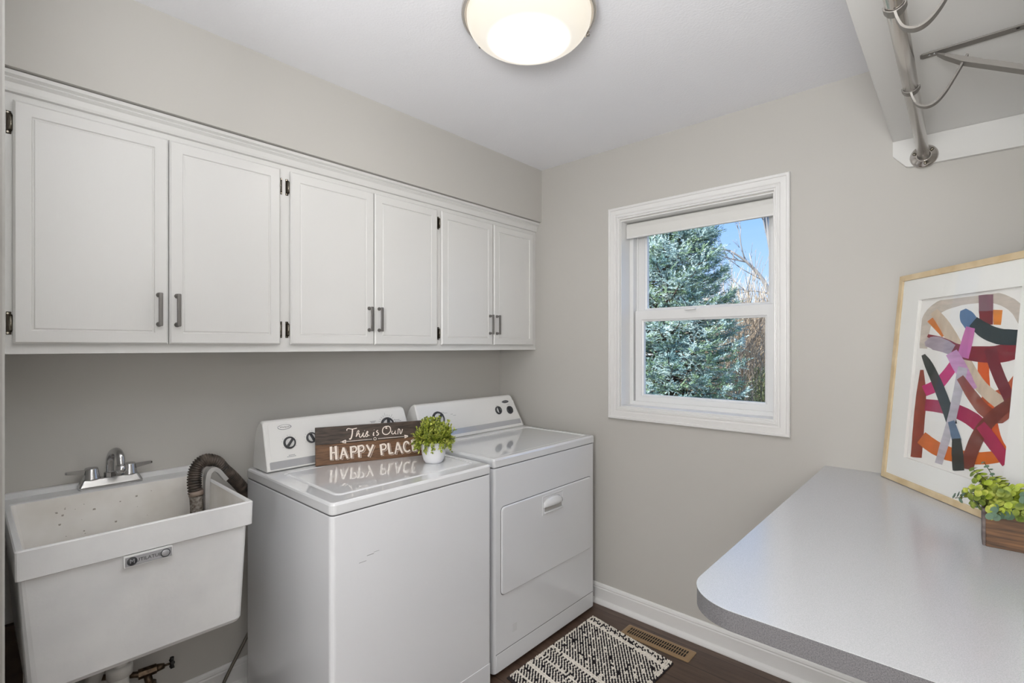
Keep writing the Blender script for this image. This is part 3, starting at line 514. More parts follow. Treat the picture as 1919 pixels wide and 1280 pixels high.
# dryer door: dark gap line, then door plate
b = MB(); X = dx1
def rl(y0, y1, z0, z1, x, i, r=.022): return [(x, y, z) for y, z in rrect(y0 + i, y1 - i, z0 + i, z1 - i, max(r - i, .003))]
b.loops([rl(1.519, 2.209, .333, .711, X - .002, 0), rl(1.519, 2.209, .333, .711, X + .0004, 0)], M['seam'])
b.loops([rl(1.519, 2.209, .333, .711, X + .0003, .0025), rl(1.519, 2.209, .333, .711, X + .0042, .0030), rl(1.519, 2.209, .333, .711, X + .0065, .006), rl(1.519, 2.209, .333, .711, X + .0068, .010)], M['app'])
dd = b.build('door', dr)
b = MB(); X = dx1 + .0066
b.loops([rl(1.792, 1.955, .604, .694, X, 0, .004), rl(1.792, 1.955, .604, .694, X + .0022, .001, .004), rl(1.792, 1.955, .604, .694, X + .0022, .004, .004), rl(1.792, 1.955, .604, .694, X + .0006, .006, .004)], M['app'])
# scooped grip: hood over a dark hollow
rows = []
for i in range(9):
    t = i / 8; y = 1.803 + .141 * t; k = math.sin(PI * min(1, max(0, t * .92 + .04))) ** .5
    rows.append([(X + .0005, y, .650 + .034 * k), (X + .010 * k, y, .650 + .026 * k), (X + .017 * k, y, .648 + .012 * k), (X + .019 * k, y, .645), (X + .015 * k, y, .641), (X + .0005, y, .640)])
b.loops(rows, M['applid'], smooth=True)
b.box((X + .0003, 1.810, .620), (X + .0014, 1.940, .641), M['greyplastic'], 0)
b.box((X + .0002, 1.806, .612), (X + .008, 1.944, .620), M['applid'], .002, 2)
b.build('door_handle', dd)
b = MB(); b.box((dx1 - .0002, 1.596, .150), (dx1 + .0012, 1.622, .186), M['applid'], 0); b.build('sticker', dr)
co = console(dr, 1.490, 2.236, 2.192, -1.924, -1.990, 1.098)
F, U, R, Nn = fr_of(-1.924, .9225, -1.990, 1.084)
b = MB(); b.loops([[F(y, s, o) for y, s in rrect(1.505, 2.200, .050, .158, .008)] for o in (-.0005, .0009)], M['console'])
for yc, sc, n_ in ((1.640, .135, 4), (1.655, .130, 5), (1.70, .120, 3), (1.715, .112, 4), (2.045, .133, 4), (2.135, .133, 5)):
    for j in range(n_): b.quad([F(yc + j * .005 + dy, sc + ds, .0012) for dy, ds in ((0, 0), (.0036, 0), (.0036, .0022), (0, .0022))], M['print'])
b.build('fascia', co)
b = MB(); b.loops([[F(y, s, o) for y, s in rrect(1.500, 2.214, .014, .042, .004)] for o in (-.0005, .0012)], M['silver']); b.build('accent_strip', co)
knob(dr, F(1.614, .106, .001), Nn, U, .036, 50); knob(dr, F(2.053, .107, .001), Nn, U, .0225, -8); knob(dr, F(2.146, .100, .001), Nn, U, .0225, -20, True)
badge(dr, F(2.128, .152, .001), R, U, Nn, .029, .0085, True)
# ------------------------------------------------------------------ utility tub
tb = thing('utility_sink', 'white plastic laundry tub sink mounted on the left wall', 'sink', (WX, .335, .54))
TX1 = -1.612; TY0 = .078; TY1 = .598; TZ = .915
def rc(x0, x1, y0, y1, z, r=.012): return [(x, y, z) for x, y in rrect(x0, x1, y0, y1, r, 3)]
b = MB()
b.loops([rc(WX + .02, -1.66, TY0 + .030, TY1 - .022, .540, .02), rc(WX + .015, -1.652, TY0 + .024, TY1 - .018, .552, .02), rc(WX + .010, TX1 - .012, TY0 + .006, TY1 - .014, .842),
         rc(WX + .008, TX1 - .006, TY0 + .004, TY1 - .006, .8425, .01), rc(WX + .004, TX1 - .001, TY0 + .001, TY1 - .002, .845, .008), rc(WX + .003, TX1, TY0, TY1, TZ - .003, .008), rc(WX + .004, TX1 - .003, TY0 + .003, TY1 - .003, TZ, .008),
         rc(-2.113, TX1 - .009, TY0 + .012, TY1 - .012, TZ, .010), rc(-2.108, TX1 - .012, TY0 + .015, TY1 - .015, TZ - .003, .012)], M['tub'], cap1=False)
b.build('tub_body', tb)
b = MB()
b.loops([rc(-2.108, TX1 - .012, TY0 + .015, TY1 - .015, TZ - .003, .012), rc(-2.090, TX1 - .040, TY0 + .034, TY1 - .036, .575, .04), rc(-2.06, TX1 - .07, TY0 + .07, TY1 - .07, .558, .05)], M['tubin'], cap0=False, smooth=False)
random.seed(5)
for k in range(34):     # old paint specks on the basin's back face
    y = random.uniform(.14, .56); z = random.uniform(.70, .885); x = -2.108 + (TZ - .003 - z) / .337 * .018 + .0006; s = random.choice((.0008, .001, .0016, .0026)); 
    b.quad([(x, y + dy * s * random.uniform(.7, 1.6), z + dz * s) for dy, dz in ((-1, -1), (1, -1), (1, 1), (-1, 1))], M['speck'])
b.build('basin', tb)
b = MB(); b.box((WX + .001, TY0 + .003, .900), (WX + .020, TY1 - .003, .932), M['tub'], .004, 2); b.build('back_ledge', tb)
# maker's label
lb = MB(); lx = TX1 + .0002
lb.box((TX1 - .0008, .278, .812), (TX1 + .0030, .386, .843), M['tub'], .001, 1)
lb.box((lx + .0022, .2815, .8145), (lx + .0036, .384, .8385), M['print'], .0003, 1)
lb.box((lx + .0033, .2835, .8165), (lx + .0040, .382, .8368), M['silver'], 0)
for cy in (.296, .3695):
    lb.lathe([(.0112, 0), (.0112, .0009), (.0095, .0012), (.0090, .0007)], M['dial'], (lx + .0038, cy, .8266), (1, 0, 0), 28, True, False)
    lb.lathe([(.0090, .0007), (.0086, .0010), (.0001, .0011)], M['silver'] if cy > .33 else M['dial'], (lx + .0038, cy, .8266), (1, 0, 0), 28)
lab = lb.build('maker_label', tb)
text_on('UTILATUB', (lx + .0044, .3325, .8266), (0, 1, 0), (0, 0, 1), .0125, M['dial'], lab, 'label_lettering')
text_on('M', (lx + .0051, .296, .8266), (0, 1, 0), (0, 0, 1), .015, M['silver'], lab, 'label_emblem')

# faucet
fa = thing('faucet', 'chrome two-handle faucet on the back ledge of the tub', 'faucet', (-2.16, .338, TZ))
FX = -2.160; fz = TZ
b = MB(); lo = rrect(FX - .026, FX + .026, .252, .424, .008); hi = rrect(FX - .019, FX + .019, .262, .414, .008)
b.loops([[(x, y, fz + .0003) for x, y in lo], [(x, y, fz + .008) for x, y in lo], [(x, y, fz + .029) for x, y in hi], [(x, y, fz + .031) for x, y in rrect(FX - .016, FX + .016, .265, .411, .008)]], M['chrome']); b.build('base_plate', fa)
for cy, s in ((.287, -1), (.389, 1)):
    b = MB(); b.lathe([(.0240, .0), (.0240, .003), (.0225, .006), (.0185, .034), (.0165, .038), (.0005, .039)], M['chrome'], (FX, cy, fz + .029), (0, 0, 1), 28, True); 
    b.loops([[(FX + a, cy + s * d, fz + z) for a, z in ((-w, zz - h2), (w, zz - h2), (w, zz + h2), (-w, zz + h2))] for d, w, zz, h2 in ((.010, .008, .054, .008), (.032, .0075, .056, .0062), (.062, .0065, .059, .0042), (.066, .005, .0592, .003))], M['chrome'])
    b.build('lever_handle', fa)
b = MB()
b.lathe([(.0165, 0), (.0165, .016), (.0145, .018), (.0005, .018)], M['chrome'], (FX + .002, .336, fz + .029), (0, 0, 1), 8, True, smooth=False)
sp = smooth_pts([(FX + .002, .336, fz + .034), (FX + .002, .336, fz + .070), (FX + .006, .337, fz + .094), (FX + .026, .340, fz + .113), (FX + .058, .345, fz + .121), (FX + .084, .349, fz + .110), (FX + .092, .351, fz + .086), (FX + .092, .351, fz + .074)], 6)
b.tube(sp, [.0105 + .0020 * math.sin(PI * i / (len(sp) - 1)) for i in range(len(sp))], M['chrome'], 16)
b.tube([(FX + .092, .351, fz + .080), (FX + .092, .351, fz + .060), (FX + .092, .351, fz + .054)], [.0145, .0145, .012], M['chrome'], 10)
b.build('spout', fa)

# washer drain hose hooked over the tub
dh = thing('drain_hose', 'ribbed dark drain hose hooked over the right side of the tub', 'hose', (-1.99, .55, .80))
hp = smooth_pts([(-1.985, .5435, .872), (-1.987, .541, .925), (-1.99, .550, .965), (-1.992, .576, .984), (-1.996, .612, .972), (-2.010, .640, .938), (-2.035, .672, .905), (-2.066, .705, .868), (-2.095, .742, .82), (-2.115, .775, .76), (-2.120, .80, .70)], 34)
b = MB(); n_ = len(hp); b.tube(hp, [.0205 + .0020 * (1 if (i // 3) % 2 else -1) for i in range(n_)], M['hosed'], 16); b.build('ribbed_hose', dh)
b = MB(); b.tube([(-1.9835, .5448, .884), (-1.982, .546, .868)], .0232, M['clamp'], 18); b.build('clamp', dh)
b = MB(); b.tube([(-1.983, .545, .868), (-1.981, .5465, .83), (-1.98, .547, .76)], .0200, M['lint'], 18); b.build('lint_end', dh)
# grey U hanger on the inside of the bend
gp = smooth_pts([(-1.972, .572, .77), (-1.972, .571, .86), (-1.970, .571, .920), (-1.971, .578, .948), (-1.974, .595, .957), (-1.979, .614, .946), (-1.985, .632, .922), (-1.991, .645, .905)], 6)
lp = []
for i, p in enumerate(gp):
    t = (gp[min(i + 1, len(gp) - 1)] - gp[max(i - 1, 0)]).normalized(); w = Vector((1, 0, 0)); n2 = t.cross(w).normalized()
    lp.append([p + w * a + n2 * c for a, c in ((-.014, -.004), (.014, -.004), (.017, .010), (.012, .0035), (-.012, .0035), (-.017, .010))])
b = MB(); b.loops(lp, M['greyplastic']); b.build('hanger', dh)

# plumbing under the tub
dp = thing('drain_pipe', 'white plastic drain pipe under the tub sink', 'pipe', (-1.92, .32, .0))
b = MB(); b.tube([(-1.92, .322, .541), (-1.92, .322, .02)], .024, M['pvc'], 24); b.build('pipe', dp)
for z in (.375, .30):
    b = MB(); b.lathe([(.026, 0), (.033, .003), (.0335, .028), (.031, .034), (.026, .037)], M['pvc'], (-1.92, .322, z), (0, 0, 1), 24); b.build('slip_nut', dp)
b = MB(); b.tube(smooth_pts([(-1.96, .285, .44), (-1.99, .27, .36), (-2.04, .265, .31), (-2.20, .265, .29)], 6), .021, M['pvc'], 18); b.build('trap_arm', dp)
va = thing('shutoff_valve', 'tarnished brass shutoff valve with a small wheel handle below the tub', 'valve', (-2.10, .44, .25))
b = MB()
b.tube([(-2.150, .360, .252), (-2.10, .410, .257)], .0095, M['brass'], 12)
b.tube([(-2.104, .404, .256), (-2.098, .455, .257)], [.0175, .0165], M['brass'], 8, smooth=False)
b.tube([(-2.098, .455, .257), (-2.096, .478, .256)], [.013, .009], M['brass'], 12)
b.tube([(-2.10, .428, .252), (-2.09, .436, .205)], [.012, .012], M['brass'], 12)
b.tube([(-2.09, .436, .222), (-2.087, .438, .196)], [.017, .017], M['brass'], 8, smooth=False)
b.tube([(-2.203, .300, .252), (-2.150, .360, .252)], .0095, M['brass'], 12)
b.build('valve_body', va)
b = MB(); b.tube([(-2.096, .476, .256), (-2.095, .500, .256)], .004, M['brass'], 8)
for k in range(5):
    a = 2 * PI * k / 5 + PI / 2; b.tube([(-2.095, .5005, .256), (-2.095 + .014 * math.cos(a), .5005, .256 + .020 * math.sin(a))], [.005, .0065], M['black'], 8)
b.build('wheel_handle', va)
b = MB(); b.tube(smooth_pts([(-2.087, .438, .197), (-2.085, .44, .12), (-2.10, .42, .05), (-2.19, .37, .03)], 6), .0065, M['braid'], 10); tag(b.build('supply_line'), 'thin steel supply line hanging from the brass valve', 'pipe')
b = MB(); b.tube(smooth_pts([(-2.13, .86, .40), (-2.145, .815, .305), (-2.15, .785, .235), (-2.15, .735, .150), (-2.148, .690, .075), (-2.14, .66, .012), (-2.12, .63, .008)], 8), .0065, M['braid'], 10)
tag(b.build('braided_hose'), 'thin braided steel hose hanging down between the tub and the washer', 'hose')
b = MB(); b.box((WX + .031, LY + .002, .0), (WX + .05, LY + .085, .535), M['brownboard'], .001, 1)
tag(b.build('wooden_board'), 'dark brown wooden board standing in the corner behind the tub', 'board')

# ------------------------------------------------------------------ counter
ct = thing('countertop', 'speckled light grey laminate counter with a rounded corner on the right', 'counter', (-.1, 1.6, .91))
b = MB(); CX0, CX1, CY0, CY1 = -.404, RX - .0005, .932, WY - .0005; r = .100
pts = [(CX1, CY0), (CX1, CY1), (CX0, CY1)] + [(CX0 + r - r * math.cos(t), CY0 + r - r * math.sin(t)) for t in [i * PI / 2 / 14 for i in range(15)]]
b.loops([[(x, y, z) for x, y in pts] for z in (.9088, .910)], M['laminate']); b.build('top_sheet', ct)
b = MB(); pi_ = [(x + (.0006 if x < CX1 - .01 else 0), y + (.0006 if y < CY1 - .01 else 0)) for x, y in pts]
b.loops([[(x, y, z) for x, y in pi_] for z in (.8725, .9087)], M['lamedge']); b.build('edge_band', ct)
b = MB(); b.box((RX - .02, .95, .79), (RX - .0005, WY - .04, .872), M['trim'], .001, 1); b.build('support_cleat', ct)
b = MB(); b.box((RX - .30, WY - .021, .79), (RX - .03, WY - .0005, .872), M['trim'], .001, 1); b.build('support_cleat', ct)

# ------------------------------------------------------------------ shelf, rod and brackets
sh = thing('closet_shelf', 'white painted shelf high on the right wall above the counter', 'shelf', (RX, 1.3, 2.143))
b = MB(); b.box((-.187, .40, 2.1435), (RX - .0005, WY - .0005, 2.1625), M['white'], .001, 1); b.build('board', sh)
b = MB()
cp = [(RX - .0005, 2.1430), (-.187, 2.1430), (-.187, 2.094)] + [(-.187 + .008 * (1 - math.cos(t)) , 2.094 - .010 * math.sin(t)) for t in (.5, 1.0)] + [(-.150, 2.0455), (-.140, 2.041), (-.128, 2.040), (RX - .0005, 2.040)]
b.loops([[(x, y, z) for x, z in cp] for y in (WY - .0195, WY - .0005)], M['white']); b.build('end_cleat', sh)
b = MB(); b.box((RX - .0195, .40, 2.06), (RX - .0005, WY - .021, 2.1430), M['white'], .001, 1); b.build('wall_cleat', sh)
RXX, RZ, RR = -.098, 2.069, .0165
ro = thing('closet_rod', 'brushed nickel hanging rod below the white shelf', 'rod', (RXX, 1.3, RZ))
b = MB(); b.tube([(RXX, .42, RZ + .004), (RXX, 1.25, RZ + .002), (RXX, WY - .022, RZ)], RR, M['nickel'], 36); b.build('tube', ro)
b = MB(); Yf = WY - .0198
b.lathe([(.040, 0), (.040, .002), (.034, .006), (.022, .010), (.0205, .016), (.0195, .017), (.0175, .014)], M['nickel'], (RXX, Yf, RZ - .001), (0, -1, 0), 40, True); fl = b.build('flange', ro)
for k in range(3):
    a = math.radians(38 + 120 * k); b = MB(); b.lathe([(.0055, 0), (.0045, .0025), (.0005, .003)], M['hinge'], (RXX + .029 * math.cos(a), Yf - .0085, RZ + .029 * math.sin(a)), (0, -1, 0), 12, True); b.build('screw', fl)
def bracket(Yb, label):
    t = thing('shelf_bracket', label, 'bracket', (RX, Yb, 2.05), 'grey steel shelf-and-rod brackets')
    zt = 2.1428; w = .0125
    b = MB()   # top arm, flat channel under the shelf
    pts = [(-.079, -w * .55), (-.074, -w), (RX - .021, -w), (RX - .021, w), (-.074, w), (-.079, w * .55)]
    b.loops([[(x, Yb + y, z) for x, y in pts] for z in (zt - .0035, zt)], M['bracket'])
    for xs in (-.060, -.050): b.lathe([(.0034, 0), (.0030, .0015), (.0004, .0018)], M['chrome'], (xs, Yb - .003, zt - .0034), (0, 0, -1), 10, True)
    b.lathe([(.0036, 0), (.0036, .0004), (.0002, .0004)], M['dark'], (.10, Yb - .003, zt - .0034), (0, 0, -1), 10, True)
    b.build('top_arm', t)
    b = MB()   # diagonal brace, folded channel
    A = Vector((-.045, Yb, zt - .006)); B = Vector((RX - .012, Yb, 2.000)); d = (B - A).normalized(); n2 = Vector((-d.z, 0, d.x))
    sec = [(-w, .0), (w, .0), (w, -.012), (w - .0018, -.012), (w - .0018, -.002), (-w + .0018, -.002), (-w + .0018, -.012), (-w, -.012)]   # web below, flanges up
    def pl(P, q, f): return [P + Vector((0, a * 1.15, 0)) - n2 * (.013 + c) * f for a, c in q]
    b.loops([pl(A, [(a * .6, c) for a, c in sec], .15), pl(A + d * .02, sec, .5), pl(A + d * .06, sec, 1), pl(B, sec, 1)], M['bracket']); b.build('diagonal_brace', t)
    b = MB(); b.box((RX - .0215, Yb - w, 1.93), (RX - .0197, Yb + w, zt - .004), M['bracket'], .0005, 1); b.build('wall_plate', t)
    # hook strap: down from the brace, round and up to the cup under the rod
    hp = smooth_pts([(.012, Yb, 2.112), (-.012, Yb, 2.066), (-.030, Yb, 2.034), (-.048, Yb, 2.014), (-.066, Yb, 2.009), (-.083, Yb, 2.018), (-.0925, Yb, 2.036), (RXX + .001, Yb, RZ - RR - .0005)], 7)
    b = MB(); hw = .0092; lp = []
    for i, p in enumerate(hp):
        tt = (hp[min(i + 1, len(hp) - 1)] - hp[max(i - 1, 0)]).normalized(); nn = Vector((-tt.z, 0, tt.x)); ww = hw + max(0, i - len(hp) + 12) * .00055
        lp.append([p + nn * .0022 + Vector((0, -ww, 0)), p + nn * .0022 + Vector((0, ww, 0)), p - nn * .0022 + Vector((0, ww, 0)), p - nn * .0022 + Vector((0, -ww, 0))])
    b.loops(lp, M['bracket'])
    hook = b.build('rod_hook', t)
    b = MB(); cup = []
    for i in range(13):
        a = math.radians(-172 + i * 164 / 12); ro_ = RR + .0008; c = (RXX, RZ + .002); ww = .0125 if 2 < i < 10 else .010
        q = []
        for rr_, yy in ((ro_, -ww), (ro_, ww), (ro_ + .0026, ww), (ro_ + .0026, -ww)): q.append((c[0] + rr_ * math.cos(a), Yb + yy, c[1] + rr_ * math.sin(a)))
        cup.append(q)
    b.loops(cup, M['bracket']); b.build('rod_cup', hook)
bracket(1.671, 'grey steel shelf bracket with rod hook, nearer the window wall')
bracket(1.247, 'grey steel shelf bracket with rod hook, farther from the window wall')
# ------------------------------------------------------------------ framed art
BLc = Vector((-.220, 2.270, .9105)); fu = Vector((.57302, -.81954, 0)); fv = Vector((.07192, .05029, .99614)); fn = fu.cross(fv).normalized()

FN = -fn if fn.dot(Vector((-1, -1, 0))) < 0 else fn
def fp(u, v, o=0.0): return BLc + fu * u + fv * v + FN * o
FW, FH = .610, .737
ar = thing('framed_artwork', 'large pale wood framed abstract painting leaning on the grey counter', 'picture', tuple(fp(FW / 2, 0)))
D = .023
b = MB()
rg = lambda i, o: [fp(i, i + .0012, o), fp(FW - i, i + .0012, o), fp(FW - i, FH - i, o), fp(i, FH - i, o)]
b.loops([rg(0, -D), rg(0, -.001), rg(.001, 0), rg(.019, 0), rg(.020, -.001), rg(.020, -.009), rg(.012, -.010), rg(.012, -D)], M['frame'], ring=True); b.build('frame', ar)
b = MB(); mi = lambda i0, j0, i1, j1, o: [fp(i0, j0, o), fp(i1, j0, o), fp(i1, j1, o), fp(i0, j1, o)]
b.loops([mi(.0125, .0135, FW - .0125, FH - .0125, -.0155), mi(.0205, .0215, FW - .0205, FH - .0205, -.0055), mi(.106, .094, .506, .643, -.0055), mi(.107, .095, .505, .642, -.0068), mi(.107, .095, .505, .642, -.0155)], M['matboard'], ring=True); b.build('mat_board', ar)
b = MB(); b.loops([mi(.02, .02, FW - .02, FH - .02, -.0185), mi(.02, .02, FW - .02, FH - .02, -.0165)], M['paper'])
def clip_poly(pts, u0, u1, v0, v1):
    for ax, lim, sg in ((0, u0, 1), (0, u1, -1), (1, v0, 1), (1, v1, -1)):
        out = []
        for i in range(len(pts)):
            a, c = pts[i], pts[(i + 1) % len(pts)]; ia = (a[ax] - lim) * sg >= 0; ic = (c[ax] - lim) * sg >= 0
            if ia: out.append(a)
            if ia != ic:
                t = (lim - a[ax]) / (c[ax] - a[ax]); out.append((a[0] + (c[0] - a[0]) * t, a[1] + (c[1] - a[1]) * t))
        pts = out
        if len(pts) < 3: return []
    return pts
for k, (edge, c, a_) in enumerate(ART):
    m = mat('paint_stroke', c, .55, alpha=a_)
    n, l, bs = nodes(m); tc = n.new('ShaderNodeTexCoord'); nt = n.new('ShaderNodeTexNoise'); nt.inputs['Scale'].default_value = 30; nt.inputs['Detail'].default_value = 4
    mp = n.new('ShaderNodeMapping'); mp.inputs['Scale'].default_value = (1, 1, .35) if k % 2 else (.5, .5, 2); l.new(tc.outputs['Object'], mp.inputs[0]); l.new(mp.outputs[0], nt.inputs['Vector'])
    mr = n.new('ShaderNodeMapRange'); mr.inputs['To Min'].default_value = a_ - .14; mr.inputs['To Max'].default_value = min(1, a_ + .06); mr.inputs['From Min'].default_value = .35; mr.inputs['From Max'].default_value = .65
    l.new(nt.outputs['Fac'], mr.inputs['Value']); l.new(mr.outputs[0], bs.inputs['Alpha'])
    o = -.0164 + k * .00006
    for i in range(len(edge) - 1):
        A = edge[i]; B = edge[i + 1]
        q = clip_poly([A[:2], B[:2], B[2:], A[2:]], .114, .500, .102, .634)
        if q: b.face([b.bm.verts.new(fp(u, v, o)) for u, v in q], m)
b.build('painting', ar, 'raw')
b = MB(); b.loops([mi(.0195, .0205, FW - .0195, FH - .0195, -.0050), mi(.0195, .0205, FW - .0195, FH - .0195, -.0035)], M['glass']); b.build('glazing', ar)
b = MB(); b.loops([mi(.013, .014, FW - .013, FH - .013, -.0220), mi(.013, .014, FW - .013, FH - .013, -.0190)], M['brownboard']); b.build('backing', ar)

# ------------------------------------------------------------------ wooden sign
sB = Vector((-1.878, .927, .9178)); su = Vector((.35011, .93671, 0)); sv = Vector((-.07688, .02873, .99663)); sN = su.cross(sv).normalized()
if sN.x < 0: sN = -sN
def sp_(u, v, o=0.0): return sB + su * u + sv * v + sN * o
sg = thing('wooden_sign', 'brown wooden sign lettered in cream, standing on the washer', 'sign', tuple(sp_(.22, 0)))
SW, SH = .446, .149
def plank(v0, v1, m, nm):
    b = MB(); rg = lambda i, o: [sp_(i, v0 + i, o), sp_(SW - i, v0 + i, o), sp_(SW - i, v1 - i, o), sp_(i, v1 - i, o)]
    b.loops([rg(0, -.016), rg(0, -.001), rg(.001, 0)], m); return b.build(nm, sg)
pu = plank(.0805, SH, M['signdark'], 'upper_plank'); plo = plank(.0, .0800, M['signbrown'], 'lower_plank')
b = MB()
for pts, w in SMALL: b.ribbon(sm2(pts, 4) if len(pts) > 2 else pts, w, M['letter'], sp_, .0006)
b.build('script_lettering', sg, 'raw')
b = MB()
for j, (dx, dy, dw, m, o) in enumerate(((.0034, -.0030, .0030, M['letter'], .0004), (.0024, -.0020, .0026, M['signbrown'], .0007), (0, 0, 0, M['letter'], .0010))):
    for pts, w in BIG:
        P = [(x + dx, y + dy) for x, y in pts]
        if len(P) == 2:   # square the ends a little
            P = [P[0], P[1]]
        b.ribbon(sm2(P, 4) if len(P) > 2 else P, w + dw, m, sp_, o)
b.build('block_lettering', sg, 'raw')

# ------------------------------------------------------------------ potted plant on the washer
def leaf(b, P, d, up, L, W, m, curl=.2):
    d = d.normalized(); sd = d.cross(up); sd = sd.normalized() if sd.length > 1e-5 else d.orthogonal().normalized(); nn = sd.cross(d)
    v = [P, P + d * L * .35 + sd * W * .5 + nn * L * curl * .3, P + d * L * .75 + sd * W * .42 + nn * L * curl * .15, P + d * L, P + d * L * .75 - sd * W * .42 + nn * L * curl * .15, P + d * L * .35 - sd * W * .5 + nn * L * curl * .3, P + d * L * .5]
    V = [b.bm.verts.new(p) for p in v]
    for i in range(6): b.face([V[i], V[(i + 1) % 6], V[6]], m, True)
ppx, ppy, ppz = -1.592, 1.284, .9172
pp = thing('potted_plant', 'small white pot with bushy lime green plant on the washer', 'plant', (ppx, ppy, ppz))
b = MB(); b.lathe([(.0005, 0), (.030, 0), (.034, .002), (.041, .012), (.047, .035), (.0495, .060), (.051, .082), (.0515, .086), (.0500, .0865), (.0480, .083), (.046, .074), (.0005, .072)], M['pot'], (ppx, ppy, ppz), (0, 0, 1), 40); b.build('pot', pp)
b = MB(); b.lathe([(.0458, .0725), (.03, .080), (.0005, .083)], M['soil'], (ppx, ppy, ppz), (0, 0, 1), 24); b.build('moss', pp)
random.seed(11); b = MB(); bs_ = MB()
for k in range(250):
    th = random.uniform(0, 2 * PI); el = random.uniform(-.5, 1.45); c0 = Vector((ppx + .022 * math.cos(th), ppy + .022 * math.sin(th), ppz + .078))
    d = Vector((math.cos(th) * math.cos(el), math.sin(th) * math.cos(el), math.sin(el)))
    Lr = random.uniform(.060, .092) if el > .2 else random.uniform(.062, .090)
    p1 = c0 + Vector((d.x, d.y, 0)) * .035 + Vector((0, 0, .022)); p2 = Vector((ppx, ppy, ppz + .092)) + d * Lr
    path = smooth_pts([c0, p1, p2], 5)
    bs_.tube(path, .0007, M['stem'], 4)
    for i in range(3, len(path)):
        if (path[i] - Vector((ppx, ppy, path[i].z))).length < .030 and path[i].z < ppz + .1: continue
        t = (path[i] - path[i - 1]).normalized()
        for _ in range(3):
            dd_ = (t + Vector((random.uniform(-1, 1), random.uniform(-1, 1), random.uniform(-.6, 1))) * .9).normalized()
            leaf(b, path[i], dd_, Vector((random.uniform(-.4, .4), random.uniform(-.4, .4), 1)), random.uniform(.010, .016), random.uniform(.0055, .0075), M['leafA'] if random.random() < .72 else M['leafB'])
bs_.build('stems', pp); b.build('foliage', pp, 'raw')

# ------------------------------------------------------------------ planter box on the counter
px0, px1, py0, py1, pz0, pz1 = .044, .190, 1.645, 1.738, .9103, .998
pb = thing('planter_box', 'square brown wooden planter of round-leaved greenery by the painting', 'plant', ((px0 + px1) / 2, (py0 + py1) / 2, pz0))
b = MB(); w = .009
b.box((px0 + w * .0, py0, pz0), (px1, py0 + w, pz1), M['planter'], .0012, 1); b.box((px0, py1 - w, pz0), (px1, py1, pz1), M['planter'], .0012, 1)
b.box((px0 - .006, py0 + .003, pz0), (px0 + .003, py1 - .003, pz1 + .001), M['planterend'], .0012, 1); b.box((px1 - .003, py0 + .003, pz0), (px1 + .006, py1 - .003, pz1 + .001), M['planterend'], .0012, 1)
b.box((px0 + .002, py0 + .004, pz0), (px1 - .002, py1 - .004, pz0 + .008), M['planter'])
b.build('box', pb)
b = MB(); b.box((px0 + .004, py0 + w + .0005, pz1 - .02), (px1 - .004, py1 - w - .0005, pz1 - .008), M['soil'], .002, 1); b.build('moss', pb)
random.seed(23); b = MB(); bs_ = MB()
def round_leaf(b, P, nrm, r, m):
    nrm = nrm.normalized(); a = nrm.orthogonal().normalized(); c = nrm.cross(a); n_ = 9
    ctr = b.bm.verts.new(P - nrm * r * .22); V = [b.bm.verts.new(P + a * math.cos(2 * PI * i / n_) * r + c * math.sin(2 * PI * i / n_) * r * .9 + nrm * random.uniform(-.05, .05) * r) for i in range(n_)]
    for i in range(n_): b.face([V[i], V[(i + 1) % n_], ctr], m, True)
pc = Vector(((px0 + px1) / 2, (py0 + py1) / 2, pz1))
for k in range(72):
    th = random.uniform(0, 2 * PI); el = random.uniform(-.12, 1.35); s = random.uniform(0, 1)
    c0 = pc + Vector((math.cos(th) * .055 * s, math.sin(th) * .030 * s, -.006))
    Lr = random.uniform(.050, .098)
    d = Vector((math.cos(th) * math.cos(el), math.sin(th) * math.cos(el), math.sin(el)))
    p2 = c0 + d * Lr + Vector((math.cos(th), math.sin(th), 0)) * .010
    if k == 0: c0 = pc + Vector((-.05, .01, 0)); p2 = c0 + Vector((-.060, -.02, .022))
    if k == 1: c0 = pc + Vector((-.05, -.02, 0)); p2 = c0 + Vector((-.048, -.01, .010))
    if k == 2: c0 = pc + Vector((-.04, .0, 0)); p2 = c0 + Vector((-.035, -.0, .105))
    if k == 3: c0 = pc + Vector((-.04, .0, 0)); p2 = c0 + Vector((-.052, -.01, .062))
    if p2.x > RX - .02: p2.x = RX - .02
    if p2.y > 1.735: p2.y = 1.735 - random.uniform(0, .02)
    fo = (p2 - BLc).dot(FN)
    if fo < .018: p2 += FN * (.018 - fo)
    p1 = c0 * .5 + p2 * .5 + Vector((0, 0, .014)); path = smooth_pts([c0, p1, p2], 4)
    bs_.tube(path, .0009, M['stem'], 5)
    mm = random.choice((M['leafD'], M['leafD'], M['leafA'], M['leafD'], M['leafB'], M['leafC'])) if k > 3 else (M['leafC'] if k == 2 else M['leafB'])
    for i in range(2, len(path)):
        if path[i].z < pz1 + .004 and px0 < path[i].x < px1 and py0 < path[i].y < py1: continue
        t = (path[i] - path[i - 1]).normalized(); g = 1 - .45 * i / len(path)
        for sgn in (-1, 1):
            sd = Vector((random.uniform(-1, 1), random.uniform(-1, 1), random.uniform(-.3, .6))).cross(t).normalized() * sgn
            rr_ = random.uniform(.0105, .0150) * g * (1.0 if k != 2 else .5)
            P_ = path[i] + sd * rr_ * .9
            if (P_ - BLc).dot(FN) < rr_ + .002: continue
            round_leaf(b, P_, (t * .8 + sd * .5 + Vector((-.35, -.5, .6)) * random.uniform(.2, 1)), rr_, mm)
bs_.build('stems', pb); b.build('foliage', pb, 'raw')

